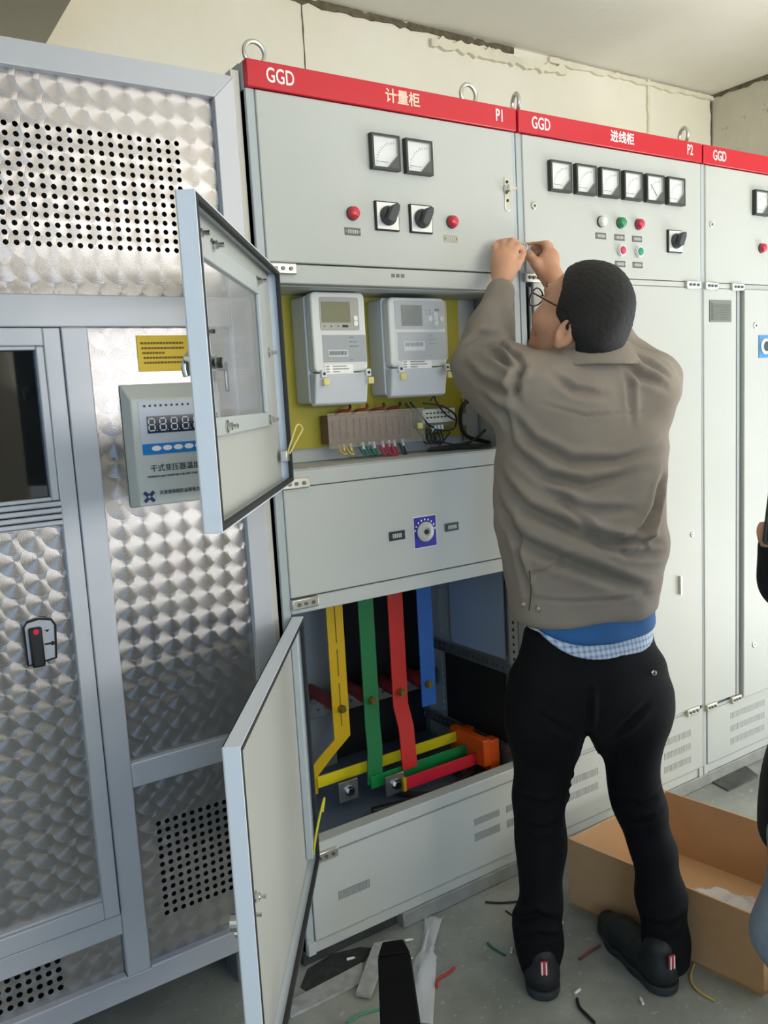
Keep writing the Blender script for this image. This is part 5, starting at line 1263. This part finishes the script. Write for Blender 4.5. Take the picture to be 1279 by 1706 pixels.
# clear bag inside the box
FILM = mat('clear_film', '#E6E8EC', .18, alpha=.42, spec=.7)
def film(name, ctr, L_, wd, ht, ang, seed, label, cat='plastic bag', nx=26, ny=12, taper=None):
    r = np.random.RandomState(seed); V = []; F = []
    for i in range(nx+1):
        for j in range(ny+1):
            u, v = i/nx, j/ny; w_ = wd*(taper(u) if taper else 1)
            x = (u-.5)*L_; y = (v-.5)*w_; z = ht*math.sin(PI*v)*math.sin(PI*min(max(u, .04), .96))*(.6+.4*math.sin(9*u+seed)*math.cos(7*v))+.004*r.rand()
            V.append((ctr[0]+x*math.cos(ang)-y*math.sin(ang), ctr[1]+x*math.sin(ang)+y*math.cos(ang), ctr[2]+max(z, .001)))
    for i in range(nx):
        for j in range(ny): a = i*(ny+1)+j; F.append((a, a+1, a+ny+2, a+ny+1))
    o = obj(name, MB().add(V, F), FILM, None, smooth=True)
    so = o.modifiers.new('sheet', 'SOLIDIFY'); so.thickness = .0006
    return tag(o, label, cat)
bc = on_z(1195, 1490, bz0+.03); film('plastic_bag', (bc[0], bc[1], bz0+.007), .20, .10, .05, -.95, 3, 'crumpled clear plastic bag lying in the cardboard box')
# plastic film sleeve on the floor
fa, fb_ = on_z(722, 1530, FLOOR), on_z(690, 1706, FLOOR); md = (fa+fb_)/2
film('plastic_sleeve', (md[0], md[1], FLOOR+.001), float(np.linalg.norm(fb_-fa))*1.0, .075, .022, math.atan2(*(fb_-fa)[[1, 0]]), 5, 'long twisted strip of clear plastic film on the floor beside the black post', 'plastic film', 34, 10, lambda u: .45+.75*abs(u-.28)+(.2 if u > .4 else 0))
# dusty strips by the foot of P1
DUST = mat('dusty_strip', '#9C9D9A', .8, noise=.22, nscale=40)
def strip(name, px, z, t, m, lab, cat):
    pts = [on_z(u, v, z) for u, v in px]; n = len(pts)
    mb = MB(); mb.add([tuple(q) for q in pts]+[tuple(q+np.array([0, 0, t])) for q in pts], [tuple(range(n))[::-1], tuple(range(n, 2*n))]+[(k, (k+1) % n, n+(k+1) % n, n+k) for k in range(n)])
    return tag(obj(name, mb, m, None, bevel=.0015), lab, cat)
strip('metal_strip', [(484, 1698), (480, 1672), (604, 1607), (604, 1640)], FLOOR, .008, DUST, 'long dusty grey strip lying along the foot of cabinet P1', 'strip')
strip('timber_offcut', [(592, 1660), (618, 1664), (652, 1570), (622, 1576)], FLOOR+.0085, .010, DUST, 'short dusty grey offcut leaning beside the black post', 'offcut')
strip('dirt_patch', [(500, 1646), (515, 1655), (560, 1640), (608, 1602), (622, 1580), (600, 1578), (552, 1590), (512, 1615)], FLOOR, .0012, mat('dark_dirt', '#333433', .95, noise=.4, nscale=50), 'dark dirty patch on the floor beneath cabinet P1', 'dirt')
# black post close to the camera
pk0, pk1 = on_z(664, 1900, FLOOR), None
t0 = atd(655, 1572, 1.72); b0 = atd(672, 1760, 1.55)
ax = (b0-t0); ax /= np.linalg.norm(ax); b1 = t0+ax*((FLOOR-t0[2])/ax[2]); sd = np.cross(ax, CM[:, 1]); sd /= np.linalg.norm(sd); nd_ = np.cross(sd, ax)
def ring(c, w_, d_): return [tuple(c+sd*x*w_+nd_*y*d_) for x, y in ((-1, -1), (1, -1), (1, 1), (-1, 1))]
post = thing('black_post', (float(b1[0]), float(b1[1]), FLOOR), 'black tapered plastic post sticking up at the bottom edge of the picture', 'post')
mbp = MB(); r0 = ring(t0, .021, .014); r1 = ring(t0+ax*.03, .033, .016); r2 = ring(b1, .055, .02)
for q in (r1, r2): pass
mbp.hexa([(x, y, z) for x, y, z in ring(b1+ax*-.001, .062, .02)]+r1)
pb = obj('post_body', mbp, mat('matt_black', '#060607', .7, spec=.15), post, bevel=.004)
obj('post_cap', MB().hexa(r1+r0), MATS['matt_black'], post, bevel=.003)
# scrap wires and ferrules on the floor
def fwire(px, r, m, lab):
    return wire('scrap_wire', [on_z(u, v, FLOOR+r+.0005) for u, v in px], r, m, lab, 'wire', 'scraps of wire on the floor')
fwire([(727, 1646), (729, 1632), (745, 1622), (757, 1612)], .0035, mat('scrap_red', '#B02A30', .5), 'bent red wire scrap right of the clear film')
fwire([(812, 1571), (822, 1580), (842, 1592)], .0025, mat('scrap_green', '#1E5A40', .5), 'short green wire scrap left of the man\'s shoe')
fwire([(808, 1503), (835, 1504), (862, 1502)], .003, WC['black'], 'straight black wire scrap touching the man\'s left trouser leg')
fwire([(842, 1517), (852, 1524), (858, 1530)], .002, WC['black'], 'tiny black wire scrap beside the left trouser hem')
fwire([(961, 1664), (965, 1678), (978, 1692), (990, 1704)], .004, WC['black'], 'curved black wire scrap in front of the man\'s feet')
fwire([(1156, 1606), (1150, 1630), (1162, 1650), (1190, 1667)], .003, mat('scrap_yellow', '#BFA25A', .5), 'yellow wire scrap curling beside the man\'s right heel')
fwire([(965, 1598), (985, 1584), (1000, 1575)], .003, mat('scrap_dull_red', '#7A3236', .5), 'dull red wire scrap between the man\'s feet')
fwire([(578, 1704), (600, 1690), (630, 1682), (650, 1676)], .0025, mat('scrap_teal', '#2E8A6A', .5), 'thin green wire on the floor left of the black post')
for (u, v, a, lab) in [(680, 1566, .1, 'white ferrule on the floor above the clear film'), (583, 1597, .2, 'white ferrule lying on the dark dirt patch'), (679, 1597, .0, 'white ferrule beside the top of the black post'), (852, 1583, 1.2, 'white ferrule left of the man\'s left ankle'), (961, 1652, .6, 'white ferrule just above the curved black scrap'), (1069, 1668, 1.5, 'white ferrule between the man\'s heels at the bottom'), (935, 1540, 1.0, 'white ferrule just right of the left trouser hem')]:
    q = on_z(u, v, FLOOR+.0045); d = np.array([math.cos(a-.5), math.sin(a-.5), 0])*.009
    mbf = MB().cyl(q-d, q+d, .0035, n=10); mbf.cyl(q+d, q+d*1.5, .002, n=8)
    tag(obj('ferrule', mbf, FER, None), lab, 'ferrule', 'white ferrules on the floor')
# dark plate on the floor behind the box
strip('cover_plate', [(1183, 1303), (1213, 1319), (1263, 1294), (1240, 1276), (1222, 1274)], FLOOR, .006, mat('rusty_plate', '#4E4E4A', .7, noise=.35, nscale=20), 'dark worn metal plate on the floor before the rightmost cabinet', 'plate')
# ------------------------------------------------------------------ second person, at the right edge
COAT = mat('black_coat_cloth', '#101216', .85, noise=.1, nscale=12, bump=.25, bscale=600)
JEAN = mat('pale_blue_denim', '#7C8796', .85, noise=.12, nscale=60, bump=.25, bscale=900)
D2 = 1.62
F2 = CM@np.array([-.80, .60, 0]); F2[2] = 0; F2 /= np.linalg.norm(F2); R2 = np.array([F2[1], -F2[0], 0]); FA2 = math.atan2(R2[1], R2[0])
cx2 = atd(1425, 1000, D2)
def row2(v, ul, d=D2, fb=.7):
    a = atd(ul, v, d); z = a[2]; hw = max(.06, abs(float((np.array([cx2[0], cx2[1], z])-a)@CM[:, 0]))); return (z, cx2[0], cx2[1], hw, hw*fb)
zsh = atd(1400, 640, D2)[2]
fp = Field((cx2[0]-.45, cx2[1]-.42, FLOOR), (cx2[0]+.45, cx2[1]+.42, zsh+.40), .006)
H2 = np.array([cx2[0], cx2[1], zsh+.19])+F2*.02; HA2 = [R2, F2, np.array([0, 0, 1.0])]
fp.loft([(.60, cx2[0], cx2[1], .13, .08), (1.0, cx2[0], cx2[1], .12, .08), (zsh-.12, cx2[0], cx2[1], .15, .085), (zsh-.02, cx2[0], cx2[1], .11, .07)], FA2, 0, 2.2, .03)
fp.cone(np.array([cx2[0], cx2[1], zsh-.04]), H2-np.array([0, 0, .07]), .055, .052, .03)
head_surface(fp, H2, HA2, 1.0)
S2 = [np.array([cx2[0], cx2[1], zsh-.06])+R2*.17*s_ for s_ in (-1, 1)]
E2 = [atd(1314, 965, 1.54), S2[1]-np.array([0, 0, .28])+R2*.03]
W2_ = [atd(1302, 915, 1.50), S2[1]-np.array([0, 0, .52])+F2*.05]
hand_c = atd(1294, 884, 1.495)
fp.chain([S2[0], E2[0], W2_[0], hand_c], [.045, .040, .027, .026], .02); fp.chain([S2[1], E2[1], W2_[1]], [.045, .040, .028], .02)
for k, (u, v) in enumerate(((1271, 876), (1268, 885), (1271, 895), (1274, 905))):
    fp.chain([hand_c+CM[:, 2]*(.016-.011*k), atd(u+13, v, 1.480), atd(u-3, v, 1.484)], [.011, .0095, .0080], .003)
fp.chain([hand_c, atd(1302, 868, 1.485), atd(1296, 856, 1.485)], [.014, .011, .009], .006)
wr = W2_[1]
for k in range(4): b_ = wr-np.array([0, 0, .07])+F2*(.03-.018*k); fp.chain([wr-np.array([0, 0, .02]), b_, b_-np.array([0, 0, .05])+F2*.008, b_-np.array([0, 0, .075])+F2*.02], [.022, .011, .009, .008], .004)
fp.chain([wr-np.array([0, 0, .02]), wr-np.array([0, 0, .05])+F2*.045, wr-np.array([0, 0, .08])+F2*.055], [.02, .011, .009], .006)
hips = [np.array([cx2[0], cx2[1], .75])+R2*.08*s_ for s_ in (-1, 1)]
knees = [atd(1312, 1560, D2-.02), np.array([cx2[0], cx2[1], .40])+R2*.11]
FF = np.array([CM[0,1], CM[1,1], 0]); FF /= np.linalg.norm(FF); RR = np.array([FF[1], -FF[0], 0])
ank = [np.array([knees[0][0], knees[0][1], FLOOR+.09])+RR*.15-FF*.05, np.array([cx2[0], cx2[1], FLOOR+.09])+R2*.12]
for h0, k0, a0 in zip(hips, knees, ank): fp.chain([h0, k0, a0, a0+FF*.09-np.array([0, 0, .045])], [.06, .042, .03, .024], .03)
V, Q = fp.surf(); V = relax(V, Q, 1)
p2 = tag(add('person', qmesh('person', V, Q, SKIN)), 'person in a black coat at the right picture edge, holding up a phone', 'person')
fc = Field((cx2[0]-.5, cx2[1]-.45, .40), (cx2[0]+.5, cx2[1]+.45, zsh+.08), .0075)
fc.loft([row2(1430, 1266, fb=.8), row2(1380, 1257, fb=.8), row2(1310, 1258, fb=.8), row2(1240, 1284, fb=.75), row2(1100, 1300), row2(900, 1310), row2(760, 1305), row2(680, 1325, fb=.6), row2(640, 1360, fb=.6), row2(615, 1385, fb=.8)], FA2, 0, 2.2, .02)
fc.chain([S2[0], S2[0]*.5+E2[0]*.5, E2[0], W2_[0]], [.075, .065, .050, .036], .04); fc.chain([S2[1], E2[1], W2_[1]], [.075, .060, .042], .04)
V, Q = fc.surf(); V = relax(V, Q, 2); N = vnormals(V, Q); V = V+N*wobble(V, .006, 24, 12)[:, None]
add('coat', qmesh('coat', V, Q, COAT), p2)
fl = Field((cx2[0]-.4, cx2[1]-.4, FLOOR), (cx2[0]+.4, cx2[1]+.4, .8), .0075)
for h0, k0, a0 in zip(hips, knees, ank): fl.chain([h0, h0*.5+k0*.5, k0, k0*.5+a0*.5, a0-np.array([0, 0, .03])], [.095, .080, .060, .058, .055], .03)
V, Q = fl.surf(); V = relax(V, Q, 2); N = vnormals(V, Q); V = V+N*wobble(V, .005, 35, 14)[:, None]
add('jeans', qmesh('jeans', V, Q, JEAN), p2)
for a0 in ank:
    g = np.array([a0[0], a0[1], FLOOR]); f = Field(g-np.array([.25, .25, 0]), g+np.array([.3, .3, .16]), .006); up = np.array([0, 0, 1.0])
    f.chain([g-FF*.04+up*.045, g+FF*.04+up*.05, g+FF*.13+up*.042, g+FF*.18+up*.036], [.040, .042, .042, .032], .02); f.chain([g-FF*.03+up*.05, g-FF*.02+up*.10], [.04, .04], .02)
    V, Q = f.surf(); V[:, 2] = np.maximum(V[:, 2], FLOOR+.001); add('shoe', qmesh('shoe', V, Q, MATS['black_shoe']), p2)
head_extras(p2, H2, HA2, 1.0, seed=21)
# phone held upright in the hand
pc = atd(1305, 868, 1.472); pe = CM[:, 0]*.96+CM[:, 2]*-.12; pe /= np.linalg.norm(pe); pu_ = np.cross(np.cross(pe, CM[:, 2]), pe); pu_ /= np.linalg.norm(pu_); pn = np.cross(pe, pu_)
ph = thing('mobile_phone', tuple(pc-pu_*.07), 'black phone held upright in the hand at the right picture edge', 'phone')
obj('phone_body', MB().prism(rrect(-.034, .034, -.045, .058, .009), pc, pe, pu_, pn, .009), mat('phone_black', '#2C322F', .35), ph, bevel=.002)
obj('phone_screen', MB().prism(rrect(-.031, .031, -.042, .055, .006), pc+pn*.009, pe, pu_, pn, .0008), mat('phone_glass', '#0B0D10', .08), ph)
